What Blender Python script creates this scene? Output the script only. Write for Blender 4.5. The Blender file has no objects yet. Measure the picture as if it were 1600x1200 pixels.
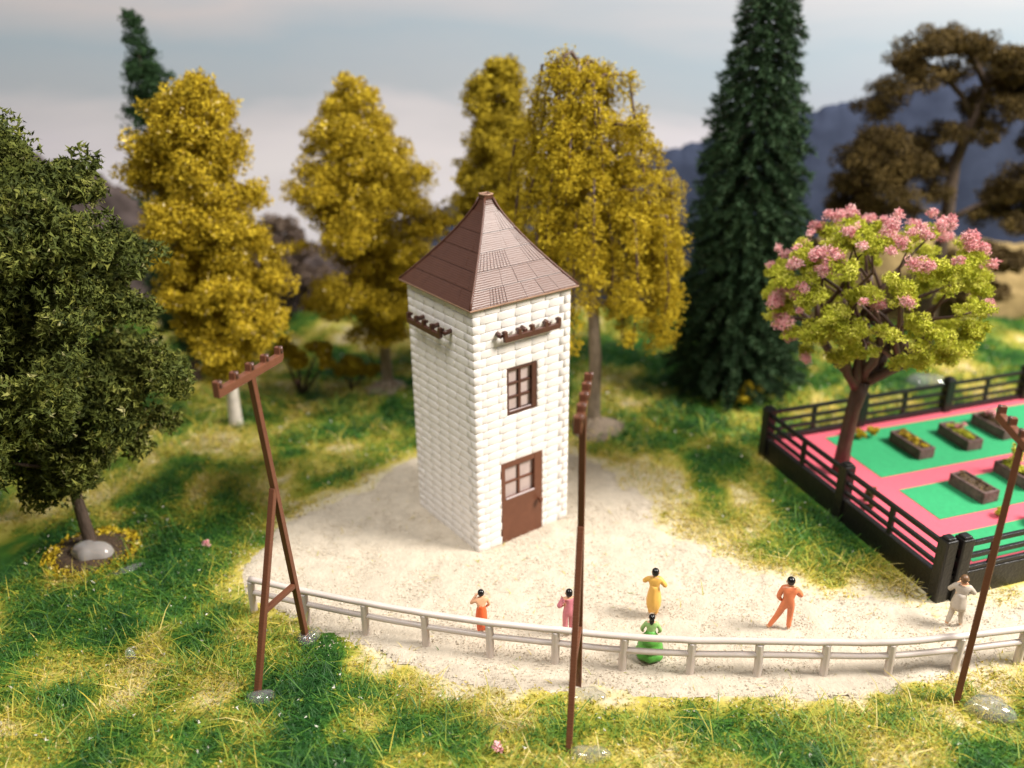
import bpy, math, random
import numpy as np
from mathutils import Vector, Matrix, Quaternion

random.seed(7)
rng = np.random.default_rng(11)
C = bpy.context.scene.collection
scene = bpy.context.scene
scene.unit_settings.scale_length = 0.01          # one unit is one centimetre: a table-top diorama

# ------------------------------------------------------------------ camera, world, lamps, exposure
cam_d = bpy.data.cameras.new("camera")
cam = bpy.data.objects.new("camera", cam_d)
C.objects.link(cam)
PITCH, ROLL = 0.4147, 0.0105
cam.location = (0.759, -16.083, 11.099)
cam.rotation_euler = (Matrix.Rotation(math.pi / 2 - PITCH, 4, 'X') @ Matrix.Rotation(-ROLL, 4, 'Z')).to_euler()
cam_d.sensor_width = 36
cam_d.lens = 31.08
cam_d.clip_start = 0.1
cam_d.clip_end = 500
cam_d.dof.use_dof = True
cam_d.dof.focus_distance = 15.9
cam_d.dof.aperture_fstop = 0.138
scene.camera = cam

world = bpy.data.worlds.new("World")
scene.world = world
world.use_nodes = True
world.node_tree.nodes["Background"].inputs[0].default_value = (1.0, 0.93, 0.86, 1)
world.node_tree.nodes["Background"].inputs[1].default_value = 0.15

def area_lamp(name, pos, target, size, power, color):
    d = bpy.data.lights.new(name, 'AREA')
    d.shape = 'DISK'
    d.size = size
    d.energy = power
    d.color = color
    o = bpy.data.objects.new(name, d)
    o.location = pos
    o.rotation_euler = (Vector(target) - Vector(pos)).to_track_quat('-Z', 'Y').to_euler()
    C.objects.link(o)
    return o
area_lamp("room_lamp", (44, -9, 41), (1, 2, 2), 20, 71000, (1.0, 0.94, 0.87))
area_lamp("ceiling_lamp", (-16, -16, 56), (0, 2, 2), 26, 29000, (1.0, 0.96, 0.92))

scene.view_settings.view_transform = 'Standard'
scene.view_settings.look = 'None'
scene.view_settings.exposure = 0.0
scene.view_settings.gamma = 1.0
scene.cycles.max_bounces = 6
scene.cycles.use_denoising = True

# ------------------------------------------------------------------ materials
def mat(name, col, rough=0.6, var=0.0, var_scale=4.0, bump=0.0, bump_scale=20.0, spec=0.5, trans=0.0,
        tint=None, sub=0.0, dark=None, stretch=None, coat=0.0):
    """col: base colour. var: colour noise. tint: colour ramp read from the mesh attribute 'tint'."""
    m = bpy.data.materials.new(name)
    m.use_nodes = True
    nt = m.node_tree
    b = nt.nodes["Principled BSDF"]
    b.inputs["Base Color"].default_value = (*col, 1)
    b.inputs["Roughness"].default_value = rough
    b.inputs["Specular IOR Level"].default_value = spec
    b.inputs["Transmission Weight"].default_value = trans
    b.inputs["Coat Weight"].default_value = coat
    if trans:
        b.inputs["IOR"].default_value = 1.17
    if sub:
        b.inputs["Subsurface Weight"].default_value = sub
        b.inputs["Subsurface Radius"].default_value = (0.3, 0.2, 0.12)
        b.inputs["Subsurface Scale"].default_value = 0.3
    src = None
    if tint:
        at = nt.nodes.new("ShaderNodeAttribute")
        at.attribute_name = "tint"
        rp = nt.nodes.new("ShaderNodeValToRGB")
        els = rp.color_ramp.elements
        while len(els) < len(tint):
            els.new(0.5)
        for e, (p, c) in zip(els, tint):
            e.position = p
            e.color = (*c, 1)
        nt.links.new(at.outputs["Fac"], rp.inputs[0])
        src = rp.outputs[0]
        nt.links.new(src, b.inputs["Base Color"])
    tc = nt.nodes.new("ShaderNodeTexCoord")
    vec = tc.outputs["Object"]
    if stretch:
        mp = nt.nodes.new("ShaderNodeMapping")
        mp.inputs["Scale"].default_value = stretch
        nt.links.new(vec, mp.inputs[0])
        vec = mp.outputs[0]
    if var:
        n = nt.nodes.new("ShaderNodeTexNoise")
        n.inputs["Scale"].default_value = var_scale
        n.inputs["Detail"].default_value = 6
        n.inputs["Roughness"].default_value = 0.65
        nt.links.new(vec, n.inputs[0])
        rr = nt.nodes.new("ShaderNodeValToRGB")
        rr.color_ramp.elements[0].position = 0.32
        rr.color_ramp.elements[1].position = 0.68
        mx = nt.nodes.new("ShaderNodeMix")
        mx.data_type = 'RGBA'
        d = dark if dark else tuple(x * (1 - var) for x in col)
        l = tuple(min(1, x * (1 + var * 0.6)) for x in col)
        mx.inputs[6].default_value = (*d, 1)
        mx.inputs[7].default_value = (*l, 1)
        nt.links.new(n.outputs[0], rr.inputs[0])
        nt.links.new(rr.outputs[0], mx.inputs[0])
        nt.links.new(mx.outputs[2], b.inputs["Base Color"])
    if bump:
        n2 = nt.nodes.new("ShaderNodeTexNoise")
        n2.inputs["Scale"].default_value = bump_scale
        n2.inputs["Detail"].default_value = 5
        nt.links.new(vec, n2.inputs[0])
        bp = nt.nodes.new("ShaderNodeBump")
        bp.inputs["Strength"].default_value = bump
        bp.inputs["Distance"].default_value = 0.05
        nt.links.new(n2.outputs[0], bp.inputs["Height"])
        nt.links.new(bp.outputs[0], b.inputs["Normal"])
    return m

def printed_plastic(name, col, rough, layers=55, strength=0.25):
    """3D-printed plastic: fine horizontal layer lines and a slightly uneven gloss."""
    m = mat(name, col, rough, var=0.12, var_scale=6, spec=0.32)
    nt = m.node_tree
    b = nt.nodes["Principled BSDF"]
    tc = nt.nodes.new("ShaderNodeTexCoord")
    w = nt.nodes.new("ShaderNodeTexWave")
    w.bands_direction = 'Z'
    w.inputs["Scale"].default_value = layers / 6.28
    w.inputs["Distortion"].default_value = 1.5
    w.inputs["Detail"].default_value = 3
    n = nt.nodes.new("ShaderNodeTexNoise")
    n.inputs["Scale"].default_value = 45
    ad = nt.nodes.new("ShaderNodeMath")
    ad.operation = 'ADD'
    bp = nt.nodes.new("ShaderNodeBump")
    bp.inputs["Strength"].default_value = strength
    bp.inputs["Distance"].default_value = 0.02
    nt.links.new(tc.outputs["Object"], w.inputs[0])
    nt.links.new(tc.outputs["Object"], n.inputs[0])
    nt.links.new(w.outputs["Fac"], ad.inputs[0])
    nt.links.new(n.outputs[0], ad.inputs[1])
    nt.links.new(ad.outputs[0], bp.inputs["Height"])
    nt.links.new(bp.outputs[0], b.inputs["Normal"])
    return m

M = {}
M['brick'] = mat('white_brick_plastic', (0.81, 0.77, 0.73), 0.38, var=0.05, var_scale=3, bump=0.12, bump_scale=25)
M['mortar'] = mat('white_joint_plastic', (0.70, 0.65, 0.60), 0.5)
M['roof'] = printed_plastic('brown_roof_plastic', (0.100, 0.041, 0.026), 0.33, 55, 0.12)
M['roof_lip'] = mat('light_brown_print_edge', (0.34, 0.20, 0.13), 0.4, var=0.2)
M['door'] = printed_plastic('brown_door_plastic', (0.150, 0.058, 0.032), 0.38, 60, 0.12)
M['pane'] = mat('grey_pink_pane', (0.50, 0.40, 0.37), 0.3, var=0.1)
M['silver'] = mat('pale_worn_sill', (0.50, 0.42, 0.42), 0.35, var=0.3, var_scale=20)
M['bracket'] = mat('dark_brown_bracket_plastic', (0.085, 0.033, 0.022), 0.33, var=0.2, var_scale=12)
M['pole'] = printed_plastic('brown_pole_plastic', (0.150, 0.055, 0.028), 0.42, 40, 0.1)
M['sand'] = mat('cream_sand', (0.545, 0.475, 0.375), 0.9, var=0.14, var_scale=3.5, bump=0.6, bump_scale=14, spec=0.2)
M['grain'] = mat('sand_grains', (0.7, 0.6, 0.48), 0.8, tint=[(0, (0.40, 0.32, 0.22)), (0.03, (0.52, 0.445, 0.335)), (0.6, (0.59, 0.515, 0.405)), (1, (0.71, 0.65, 0.55))], spec=0.3)
M['fence'] = mat('off_white_fence_plastic', (0.63, 0.55, 0.50), 0.35, var=0.06, sub=0.15)
M['black'] = mat('black_fence_plastic', (0.0065, 0.0055, 0.005), 0.40, var=0.3, var_scale=8, bump=0.3, bump_scale=14)
M['pink'] = mat('pink_path_card', (0.66, 0.105, 0.15), 0.75, var=0.08, var_scale=14, bump=0.2, bump_scale=60)
M['green'] = mat('green_lawn_card', (0.022, 0.32, 0.12), 0.75, var=0.12, var_scale=10, bump=0.2, bump_scale=60)
M['trough'] = mat('plum_grey_stone', (0.135, 0.080, 0.072), 0.75, var=0.5, var_scale=7, bump=0.5, bump_scale=14)
M['soil'] = mat('dark_soil', (0.09, 0.055, 0.03), 0.9, var=0.5, var_scale=12, bump=0.8, bump_scale=18)
M['glue'] = mat('clear_hot_glue', (1.0, 1.0, 0.98), 0.10, trans=0.90, bump=0.12, bump_scale=5, coat=1.0)
M['glue_milky'] = mat('cloudy_hot_glue', (0.84, 0.79, 0.75), 0.14, trans=0.62, bump=0.1, bump_scale=4, coat=0.6)
M['bark'] = mat('dark_bark', (0.075, 0.048, 0.032), 0.8, var=0.4, var_scale=8, bump=0.8, bump_scale=14, stretch=(1, 1, 0.3))
M['bark_grey'] = mat('grey_brown_bark', (0.27, 0.21, 0.15), 0.8, var=0.4, var_scale=6, bump=0.8, bump_scale=12, stretch=(1, 1, 0.4))
M['bark_white'] = mat('pale_birch_bark', (0.66, 0.60, 0.52), 0.7, var=0.25, var_scale=5, bump=0.4, bump_scale=10)
M['bark_red'] = mat('red_brown_bark', (0.088, 0.045, 0.031), 0.5, var=0.35, var_scale=7, bump=0.5, bump_scale=12, stretch=(1, 1, 0.35))
def foliage(name, stops, rough=0.75, spec=0.25):
    return mat(name, (0.1, 0.1, 0.1), rough, tint=stops, spec=spec)
M['oak'] = foliage('olive_green_foam', [(0, (0.024, 0.036, 0.007)), (0.5, (0.092, 0.112, 0.018)), (0.9, (0.21, 0.215, 0.04)), (1, (0.34, 0.32, 0.14))])
M['yellow'] = foliage('ochre_foam', [(0, (0.19, 0.138, 0.008)), (0.5, (0.50, 0.36, 0.016)), (0.93, (0.72, 0.54, 0.04)), (1, (0.78, 0.66, 0.36))])
M['yellow_far'] = foliage('olive_ochre_foam', [(0, (0.16, 0.12, 0.008)), (0.5, (0.40, 0.30, 0.015)), (1, (0.60, 0.46, 0.03))])
M['willow'] = foliage('lemon_ochre_foam', [(0, (0.25, 0.18, 0.008)), (0.5, (0.50, 0.37, 0.015)), (1, (0.70, 0.54, 0.035))])
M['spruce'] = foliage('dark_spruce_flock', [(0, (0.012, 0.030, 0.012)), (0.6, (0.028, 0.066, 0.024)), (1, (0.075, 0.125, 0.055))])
M['cypress'] = foliage('deep_green_foam', [(0, (0.012, 0.034, 0.012)), (0.6, (0.026, 0.066, 0.020)), (1, (0.06, 0.11, 0.04))])
M['pine'] = foliage('brown_olive_foam', [(0, (0.036, 0.023, 0.006)), (0.5, (0.085, 0.056, 0.013)), (1, (0.21, 0.14, 0.038))])
M['blossom_leaf'] = foliage('lime_flock', [(0, (0.28, 0.32, 0.016)), (0.5, (0.54, 0.55, 0.05)), (1, (0.76, 0.72, 0.17))])
M['blossom'] = foliage('pink_blossom_flock', [(0, (0.70, 0.20, 0.26)), (0.4, (0.80, 0.42, 0.43)), (1, (0.88, 0.64, 0.60))])
M['scrub'] = foliage('brown_scrub', [(0, (0.055, 0.036, 0.015)), (0.5, (0.13, 0.085, 0.03)), (1, (0.24, 0.17, 0.07))])
M['dusk_scrub'] = foliage('purple_brown_scrub', [(0, (0.085, 0.058, 0.045)), (0.5, (0.15, 0.105, 0.08)), (1, (0.22, 0.16, 0.11))])
GRASS = [(0, (0.014, 0.070, 0.010)), (0.22, (0.040, 0.145, 0.016)), (0.42, (0.12, 0.235, 0.022)), (0.60, (0.30, 0.32, 0.032)), (0.82, (0.55, 0.42, 0.045)), (1, (0.62, 0.52, 0.22))]
M['grass'] = foliage('grass_fibres', GRASS, 0.55, 0.4)
M['turf'] = foliage('turf_foam', [(0, (0.018, 0.080, 0.012)), (0.3, (0.06, 0.17, 0.018)), (0.5, (0.19, 0.26, 0.025)), (0.72, (0.46, 0.38, 0.04)), (0.94, (0.62, 0.48, 0.10)), (1, (0.80, 0.76, 0.66))])
M['flock'] = mat('ground_flock', (0.1, 0.1, 0.1), 0.95, tint=[(0, (0.016, 0.065, 0.014)), (0.3, (0.06, 0.15, 0.02)), (0.5, (0.22, 0.24, 0.03)), (0.75, (0.47, 0.40, 0.09)), (1, (0.60, 0.53, 0.36))], bump=0.9, bump_scale=7, spec=0.1)
M['hills'] = mat('blue_wooded_hills', (0.040, 0.050, 0.083), 0.95, var=0.3, var_scale=0.7, dark=(0.027, 0.034, 0.058), bump=0.15, bump_scale=3, spec=0.05)
M['dusk_hills'] = mat('brown_grey_hills', (0.085, 0.066, 0.062), 0.95, var=0.5, var_scale=1.5, bump=0.8, bump_scale=3, spec=0.05)
M['meadow'] = mat('tan_meadow', (0.30, 0.22, 0.10), 0.95, var=0.35, var_scale=1.2, bump=0.5, bump_scale=5, spec=0.05)
M['hair'] = mat('black_gloss_paint', (0.008, 0.007, 0.007), 0.22)
M['hair_brown'] = mat('brown_paint', (0.16, 0.085, 0.04), 0.4)
M['skin'] = mat('painted_skin', (0.80, 0.43, 0.24), 0.5)
M['eye'] = mat('dark_eye_paint', (0.02, 0.015, 0.012), 0.3)
M['orange'] = mat('orange_red_paint', (0.80, 0.13, 0.035), 0.45, var=0.1, var_scale=12)
M['rose'] = mat('rose_paint', (0.74, 0.24, 0.29), 0.5, var=0.06, var_scale=12)
M['amber'] = mat('amber_yellow_paint', (0.83, 0.47, 0.10), 0.5, var=0.06, var_scale=12)
M['salmon'] = mat('salmon_orange_paint', (0.76, 0.22, 0.09), 0.45, var=0.08, var_scale=12)
M['leafgreen'] = mat('leaf_green_paint', (0.10, 0.36, 0.05), 0.42, var=0.3, var_scale=9)
M['palegreen'] = mat('pale_green_paint', (0.36, 0.58, 0.20), 0.45, var=0.15, var_scale=9)
M['stonegrey'] = mat('warm_grey_paint', (0.52, 0.45, 0.37), 0.5, var=0.1, var_scale=12)

def sky_material():
    """The sky printed on the backdrop: soft cloud bands as flat ink on card."""
    m = bpy.data.materials.new('printed_sky_card')
    m.use_nodes = True
    nt = m.node_tree
    b = nt.nodes["Principled BSDF"]
    b.inputs["Roughness"].default_value = 0.7
    b.inputs["Specular IOR Level"].default_value = 0.15
    tc = nt.nodes.new("ShaderNodeTexCoord")
    mp = nt.nodes.new("ShaderNodeMapping")
    mp.inputs["Scale"].default_value = (0.05, 0.05, 0.20)
    mp.inputs["Location"].default_value = (0.1, 0, -0.15)
    n = nt.nodes.new("ShaderNodeTexNoise")
    n.inputs["Scale"].default_value = 1.0
    n.inputs["Detail"].default_value = 5
    n.inputs["Roughness"].default_value = 0.5
    n.inputs["Distortion"].default_value = 0.4
    nt.links.new(tc.outputs["Object"], mp.inputs[0])
    nt.links.new(mp.outputs[0], n.inputs[0])
    # printed cloud bands: height on the card, pushed up and down by the noise
    sx = nt.nodes.new("ShaderNodeSeparateXYZ")
    nt.links.new(tc.outputs["Object"], sx.inputs[0])
    ma = nt.nodes.new("ShaderNodeMath")
    ma.operation = 'MULTIPLY_ADD'
    ma.inputs[1].default_value = 7.0
    nt.links.new(n.outputs[0], ma.inputs[0])
    nt.links.new(sx.outputs[2], ma.inputs[2])
    mr = nt.nodes.new("ShaderNodeMapRange")
    mr.inputs["From Min"].default_value = 4.0
    mr.inputs["From Max"].default_value = 24.0
    nt.links.new(ma.outputs[0], mr.inputs[0])
    r = nt.nodes.new("ShaderNodeValToRGB")
    e = r.color_ramp.elements
    e[0].position = 0.16
    e[0].color = (0.72, 0.70, 0.74, 1)
    e[1].position = 1.0
    e[1].color = (0.32, 0.42, 0.54, 1)
    for pos, col in ((0.27, (0.63, 0.61, 0.66)), (0.33, (0.53, 0.525, 0.575)), (0.37, (0.39, 0.43, 0.49)), (0.46, (0.34, 0.41, 0.485)), (0.56, (0.49, 0.475, 0.51)), (0.66, (0.37, 0.43, 0.50))):
        k = e.new(pos)
        k.color = (*col, 1)
    nt.links.new(mr.outputs[0], r.inputs[0])
    nt.links.new(r.outputs[0], b.inputs["Base Color"])
    return m
M['sky'] = sky_material()

# ------------------------------------------------------------------ helpers
def tag(o, label=None, cat=None, group=None, kind=None):
    if label: o['label'] = label
    if cat: o['category'] = cat
    if group: o['group'] = group
    if kind: o['kind'] = kind
    return o

def empty(name, label, cat, loc=(0, 0, 0), rz=0.0, group=None):
    o = bpy.data.objects.new(name, None)
    o.empty_display_size = 0.3
    o.location = loc
    o.rotation_euler = (0, 0, rz)
    C.objects.link(o)
    return tag(o, label, cat, group)

def link(name, me, material, parent=None):
    if material and not me.materials:
        me.materials.append(material)
    o = bpy.data.objects.new(name, me)
    C.objects.link(o)
    if parent is not None:
        o.parent = parent
    return o

def np_mesh(name, V, F, tint=None, smooth=False):
    """V (n,3) float, F (m,k) int with constant k."""
    me = bpy.data.meshes.new(name)
    V = np.ascontiguousarray(V, dtype=np.float32)
    F = np.ascontiguousarray(F, dtype=np.int32)
    me.vertices.add(len(V))
    me.vertices.foreach_set("co", V.ravel())
    k = F.shape[1]
    me.loops.add(F.size)
    me.loops.foreach_set("vertex_index", F.ravel())
    me.polygons.add(len(F))
    me.polygons.foreach_set("loop_start", np.arange(0, F.size, k, dtype=np.int32))
    if tint is not None:
        a = me.attributes.new("tint", 'FLOAT', 'POINT')
        a.data.foreach_set("value", np.ascontiguousarray(tint, dtype=np.float32))
    me.update(calc_edges=True)
    me.polygons.foreach_set("use_smooth", np.full(len(F), smooth))
    me.validate()
    return me

class MB:
    """Collects shapes and links them as one mesh object."""
    def __init__(self):
        self.v, self.f = [], []
    def add(self, vs, fs):
        n = len(self.v)
        self.v += [tuple(p) for p in vs]
        self.f += [tuple(i + n for i in f) for f in fs]
        return self
    def box(self, c, s, R=None):
        x, y, z = s[0] / 2, s[1] / 2, s[2] / 2
        vs = [Vector(p) for p in ((-x, -y, -z), (x, -y, -z), (x, y, -z), (-x, y, -z), (-x, -y, z), (x, -y, z), (x, y, z), (-x, y, z))]
        if R is not None:
            vs = [R @ p for p in vs]
        c = Vector(c)
        return self.add([p + c for p in vs], [(0, 3, 2, 1), (4, 5, 6, 7), (0, 1, 5, 4), (1, 2, 6, 5), (2, 3, 7, 6), (3, 0, 4, 7)])
    def bar(self, p0, p1, w, h, up=(0, 0, 1)):
        p0, p1 = Vector(p0), Vector(p1)
        d = p1 - p0
        x = d.normalized()
        y = Vector(up).cross(x).normalized()
        z = x.cross(y)
        R = Matrix((x, y, z)).transposed()
        return self.box((p0 + p1) / 2, (d.length, w, h), R)
    def tube(self, pts, radii, n=8, cap=True):
        pts = [Vector(p) for p in pts]
        if not hasattr(radii, '__len__'):
            radii = [radii] * len(pts)
        vs, fs = [], []
        ref = None
        for i, p in enumerate(pts):
            t = (pts[min(i + 1, len(pts) - 1)] - pts[max(i - 1, 0)]).normalized()
            if ref is None:
                a = Vector((1, 0, 0)) if abs(t.x) < 0.8 else Vector((0, 1, 0))
            else:
                a = ref
            y = (a - t * a.dot(t)).normalized()
            ref = y
            z = t.cross(y)
            for k in range(n):
                q = 2 * math.pi * k / n
                vs.append(p + (y * math.cos(q) + z * math.sin(q)) * radii[i])
        for i in range(len(pts) - 1):
            for k in range(n):
                a, b2 = i * n + k, i * n + (k + 1) % n
                fs.append((a, b2, b2 + n, a + n))
        if cap:
            fs.append(tuple(range(n - 1, -1, -1)))
            fs.append(tuple((len(pts) - 1) * n + k for k in range(n)))
        return self.add(vs, fs)
    def lathe(self, prof, n=20, c=(0, 0, 0), wob=None):
        vs, fs = [], []
        c = Vector(c)
        for i, (r, z) in enumerate(prof):
            for k in range(n):
                q = 2 * math.pi * k / n
                rr = r * (wob(q, i) if wob else 1)
                vs.append(c + Vector((rr * math.cos(q), rr * math.sin(q), z)))
        for i in range(len(prof) - 1):
            for k in range(n):
                a, b2 = i * n + k, i * n + (k + 1) % n
                fs.append((a, b2, b2 + n, a + n))
        fs.append(tuple(range(n - 1, -1, -1)))
        fs.append(tuple((len(prof) - 1) * n + k for k in range(n)))
        return self.add(vs, fs)
    def ball(self, c, r, R=None, n=12, m=8, zmin=-1.0):
        r = Vector(r if hasattr(r, '__len__') else (r, r, r))
        vs, fs = [], []
        for i in range(m + 1):
            th = math.pi * i / m
            z = max(math.cos(th), zmin)
            s = math.sin(th)
            for k in range(n):
                q = 2 * math.pi * k / n
                p = Vector((s * math.cos(q) * r.x, s * math.sin(q) * r.y, z * r.z))
                vs.append((R @ p if R is not None else p) + Vector(c))
        for i in range(m):
            for k in range(n):
                a, b2 = i * n + k, i * n + (k + 1) % n
                fs.append((a + n, b2 + n, b2, a))
        return self.add(vs, fs)
    def prism(self, poly, ax, ay, az, o, thick):
        """poly of (a,b) in the plane ax, ay at origin o, given thickness along az (centred)."""
        ax, ay, az, o = Vector(ax), Vector(ay), Vector(az), Vector(o)
        n = len(poly)
        vs = [o + ax * a + ay * b - az * thick / 2 for a, b in poly] + [o + ax * a + ay * b + az * thick / 2 for a, b in poly]
        fs = [tuple(range(n - 1, -1, -1)), tuple(range(n, 2 * n))] + [(i, (i + 1) % n, n + (i + 1) % n, n + i) for i in range(n)]
        return self.add(vs, fs)
    def mesh(self, name, smooth=False):
        me = bpy.data.meshes.new(name)
        me.from_pydata([tuple(p) for p in self.v], [], self.f)
        me.update()
        if smooth:
            me.polygons.foreach_set("use_smooth", np.full(len(me.polygons), True))
        return me
    def build(self, name, material, parent=None, smooth=False, bevel=0.0, seg=2):
        o = link(name, self.mesh(name, smooth), material, parent)
        if bevel:
            m = o.modifiers.new("bevel", 'BEVEL')
            m.width = bevel
            m.segments = seg
            m.limit_method = 'ANGLE'
        return o

# value noise over the plane, for colour patches of grass
_g = rng.random((256, 256))
def noise2(x, y, s, off=0):
    x = np.asarray(x) * s + 50.3 + off
    y = np.asarray(y) * s + 71.7 + off * 1.7
    xi, yi = np.floor(x).astype(int), np.floor(y).astype(int)
    fx, fy = x - xi, y - yi
    fx, fy = fx * fx * (3 - 2 * fx), fy * fy * (3 - 2 * fy)
    G = lambda a, b: _g[a % 256, b % 256]
    return (G(xi, yi) * (1 - fx) + G(xi + 1, yi) * fx) * (1 - fy) + (G(xi, yi + 1) * (1 - fx) + G(xi + 1, yi + 1) * fx) * fy

SAND = np.array([(-4.14, 1.58), (-2.99, 2.78), (-1.9, 4.28), (0.09, 4.86), (2.48, 4.73), (3.23, 3.71), (3.99, 2.03), (4.26, 0.8), (4.81, -0.1), (5.9, -0.73), (6.88, -1.46), (8.36, -1.98), (9.6, -2.02), (11.22, -1.79), (12.19, -1.88), (16, -1.6), (16, -2.6), (11.58, -2.91), (10.28, -3.11), (8.59, -3.72), (7.32, -4.05), (5.81, -4.23), (4.11, -4.38), (2.79, -4.39), (1.48, -4.22), (-0.33, -3.77), (-1.8, -3.03), (-3.15, -2.32), (-4.59, -1.34), (-4.95, -0.69), (-4.58, 0.39)])
def sand_dist(x, y):
    """signed distance to the sandy yard's outline, negative inside."""
    x, y = np.asarray(x, float), np.asarray(y, float)
    d = np.full(x.shape, 1e9)
    ins = np.zeros(x.shape, bool)
    n = len(SAND)
    for i in range(n):
        ax, ay = SAND[i]
        bx, by = SAND[(i + 1) % n]
        ex, ey = bx - ax, by - ay
        t = np.clip(((x - ax) * ex + (y - ay) * ey) / (ex * ex + ey * ey), 0, 1)
        d = np.minimum(d, np.hypot(x - ax - t * ex, y - ay - t * ey))
        c = ((ay > y) != (by > y)) & (x < (bx - ax) * (y - ay) / (by - ay + 1e-12) + ax)
        ins ^= c
    d = np.where(ins, -d, d)
    return d + (noise2(x, y, 1.1) - 0.5) * 0.55 + (noise2(x, y, 3.4, 5) - 0.5) * 0.35

GN = Vector((9.13, -1.85, 0))
GD = Vector((-0.297, 0.955, 0))
GR = Vector((0.955, 0.297, 0))
GLEN, GWID = 6.5, 8.6
def in_garden(x, y, m=0.0):
    dx, dy = x - GN.x, y - GN.y
    a = dx * GD.x + dy * GD.y
    r = dx * GR.x + dy * GR.y
    return (a > -m) & (a < GLEN + m) & (r > -m) & (r < GWID + m)

def flock_value(x, y):
    d = sand_dist(x, y)
    t = 0.46 + (noise2(x, y, 0.45, 3) - 0.5) * 0.65 + (noise2(x, y, 1.2, 9) - 0.5) * 0.85 + (noise2(x, y, 3.7, 1) - 0.5) * 0.45
    t = t + 0.45 * np.exp(-np.clip(d, 0, 9) / 0.45)
    return np.clip(t, 0, 1)

def ground_z(x, y):
    d = sand_dist(x, y)
    k = np.clip(d / 1.2, 0, 1)
    return (-0.03 + k * (0.03 + (noise2(x, y, 0.5, 20) - 0.5) * 0.28 + (noise2(x, y, 1.6, 30) - 0.5) * 0.10)) * np.where(in_garden(x, y, 0.4), 0.2, 1)

# ------------------------------------------------------------------ the ground
def build_ground():
    xs = np.arange(-30, 34, 0.16)
    ys = np.arange(-10, 18.6, 0.16)
    X, Y = np.meshgrid(xs, ys)
    Z = ground_z(X, Y)
    V = np.stack([X.ravel(), Y.ravel(), Z.ravel()], 1)
    nx, ny = len(xs), len(ys)
    i = (np.arange(ny - 1)[:, None] * nx + np.arange(nx - 1)[None, :]).ravel()
    F = np.stack([i, i + 1, i + 1 + nx, i + nx], 1)
    o = link('ground', np_mesh('ground', V, F, flock_value(X, Y).ravel(), True), M['flock'])
    tag(o, kind='structure')
    # the sandy yard: a sheet just above, with an uneven outline
    xs = np.arange(-6, 16, 0.09)
    ys = np.arange(-5.4, 6, 0.09)
    X, Y = np.meshgrid(xs, ys)
    D = sand_dist(X, Y)
    Z = 0.012 + (noise2(X, Y, 2.2, 40) - 0.5) * 0.05 + (noise2(X, Y, 7, 41) - 0.5) * 0.03 - np.clip(D + 0.15, 0, 1) * 0.25
    nx, ny = len(xs), len(ys)
    i = (np.arange(ny - 1)[:, None] * nx + np.arange(nx - 1)[None, :]).ravel()
    F = np.stack([i, i + 1, i + 1 + nx, i + nx], 1)
    keep = (D.ravel()[F] < 0.12).all(1)
    F = F[keep]
    used = np.unique(F)
    mp = np.full(nx * ny, -1)
    mp[used] = np.arange(len(used))
    V = np.stack([X.ravel(), Y.ravel(), Z.ravel()], 1)[used]
    o = link('sandy_yard', np_mesh('sandy_yard', V, mp[F], None, True), M['sand'])
    tag(o, kind='structure')
build_ground()

def build_grains():
    n = 60000
    x = rng.uniform(-5.6, 13, n)
    y = rng.uniform(-5.2, 5.6, n)
    d = sand_dist(x, y)
    keep = (d < 0.7) & (rng.random(n) < np.where(d > 0, 0.5 * np.exp(-d / 0.25), 1))
    x, y, d = x[keep], y[keep], d[keep]
    n = len(x)
    s = rng.uniform(0.007, 0.019, n) * np.where(rng.random(n) < 0.03, 1.8, 1)
    base = np.array([(1, 0, 0), (-1, 0, 0), (0, 1, 0), (0, -1, 0), (0, 0, 0.8), (0, 0, -0.8)], float)
    a = rng.uniform(0, 6.28, n)
    c, sn = np.cos(a), np.sin(a)
    st = rng.uniform(0.6, 1.3, (n, 6, 1))
    P = base[None] * st
    Q = np.stack([P[..., 0] * c[:, None] - P[..., 1] * sn[:, None], P[..., 0] * sn[:, None] + P[..., 1] * c[:, None], P[..., 2]], -1)
    Q = Q * s[:, None, None] + np.stack([x, y, np.where(d < 0, 0.02, np.maximum(0.03, ground_z(x, y) + 0.015))], -1)[:, None, :]
    f = np.array([(0, 2, 4), (2, 1, 4), (1, 3, 4), (3, 0, 4), (2, 0, 5), (1, 2, 5), (3, 1, 5), (0, 3, 5)])
    F = (np.arange(n)[:, None, None] * 6 + f[None]).reshape(-1, 3)
    t = np.repeat(rng.random(n), 6)
    o = link('sand_grains', np_mesh('sand_grains', Q.reshape(-1, 3), F, t), M['grain'])
    tag(o, 'loose cream sand grains covering the yard round the tower', 'sand', kind='stuff')
build_grains()

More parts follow.
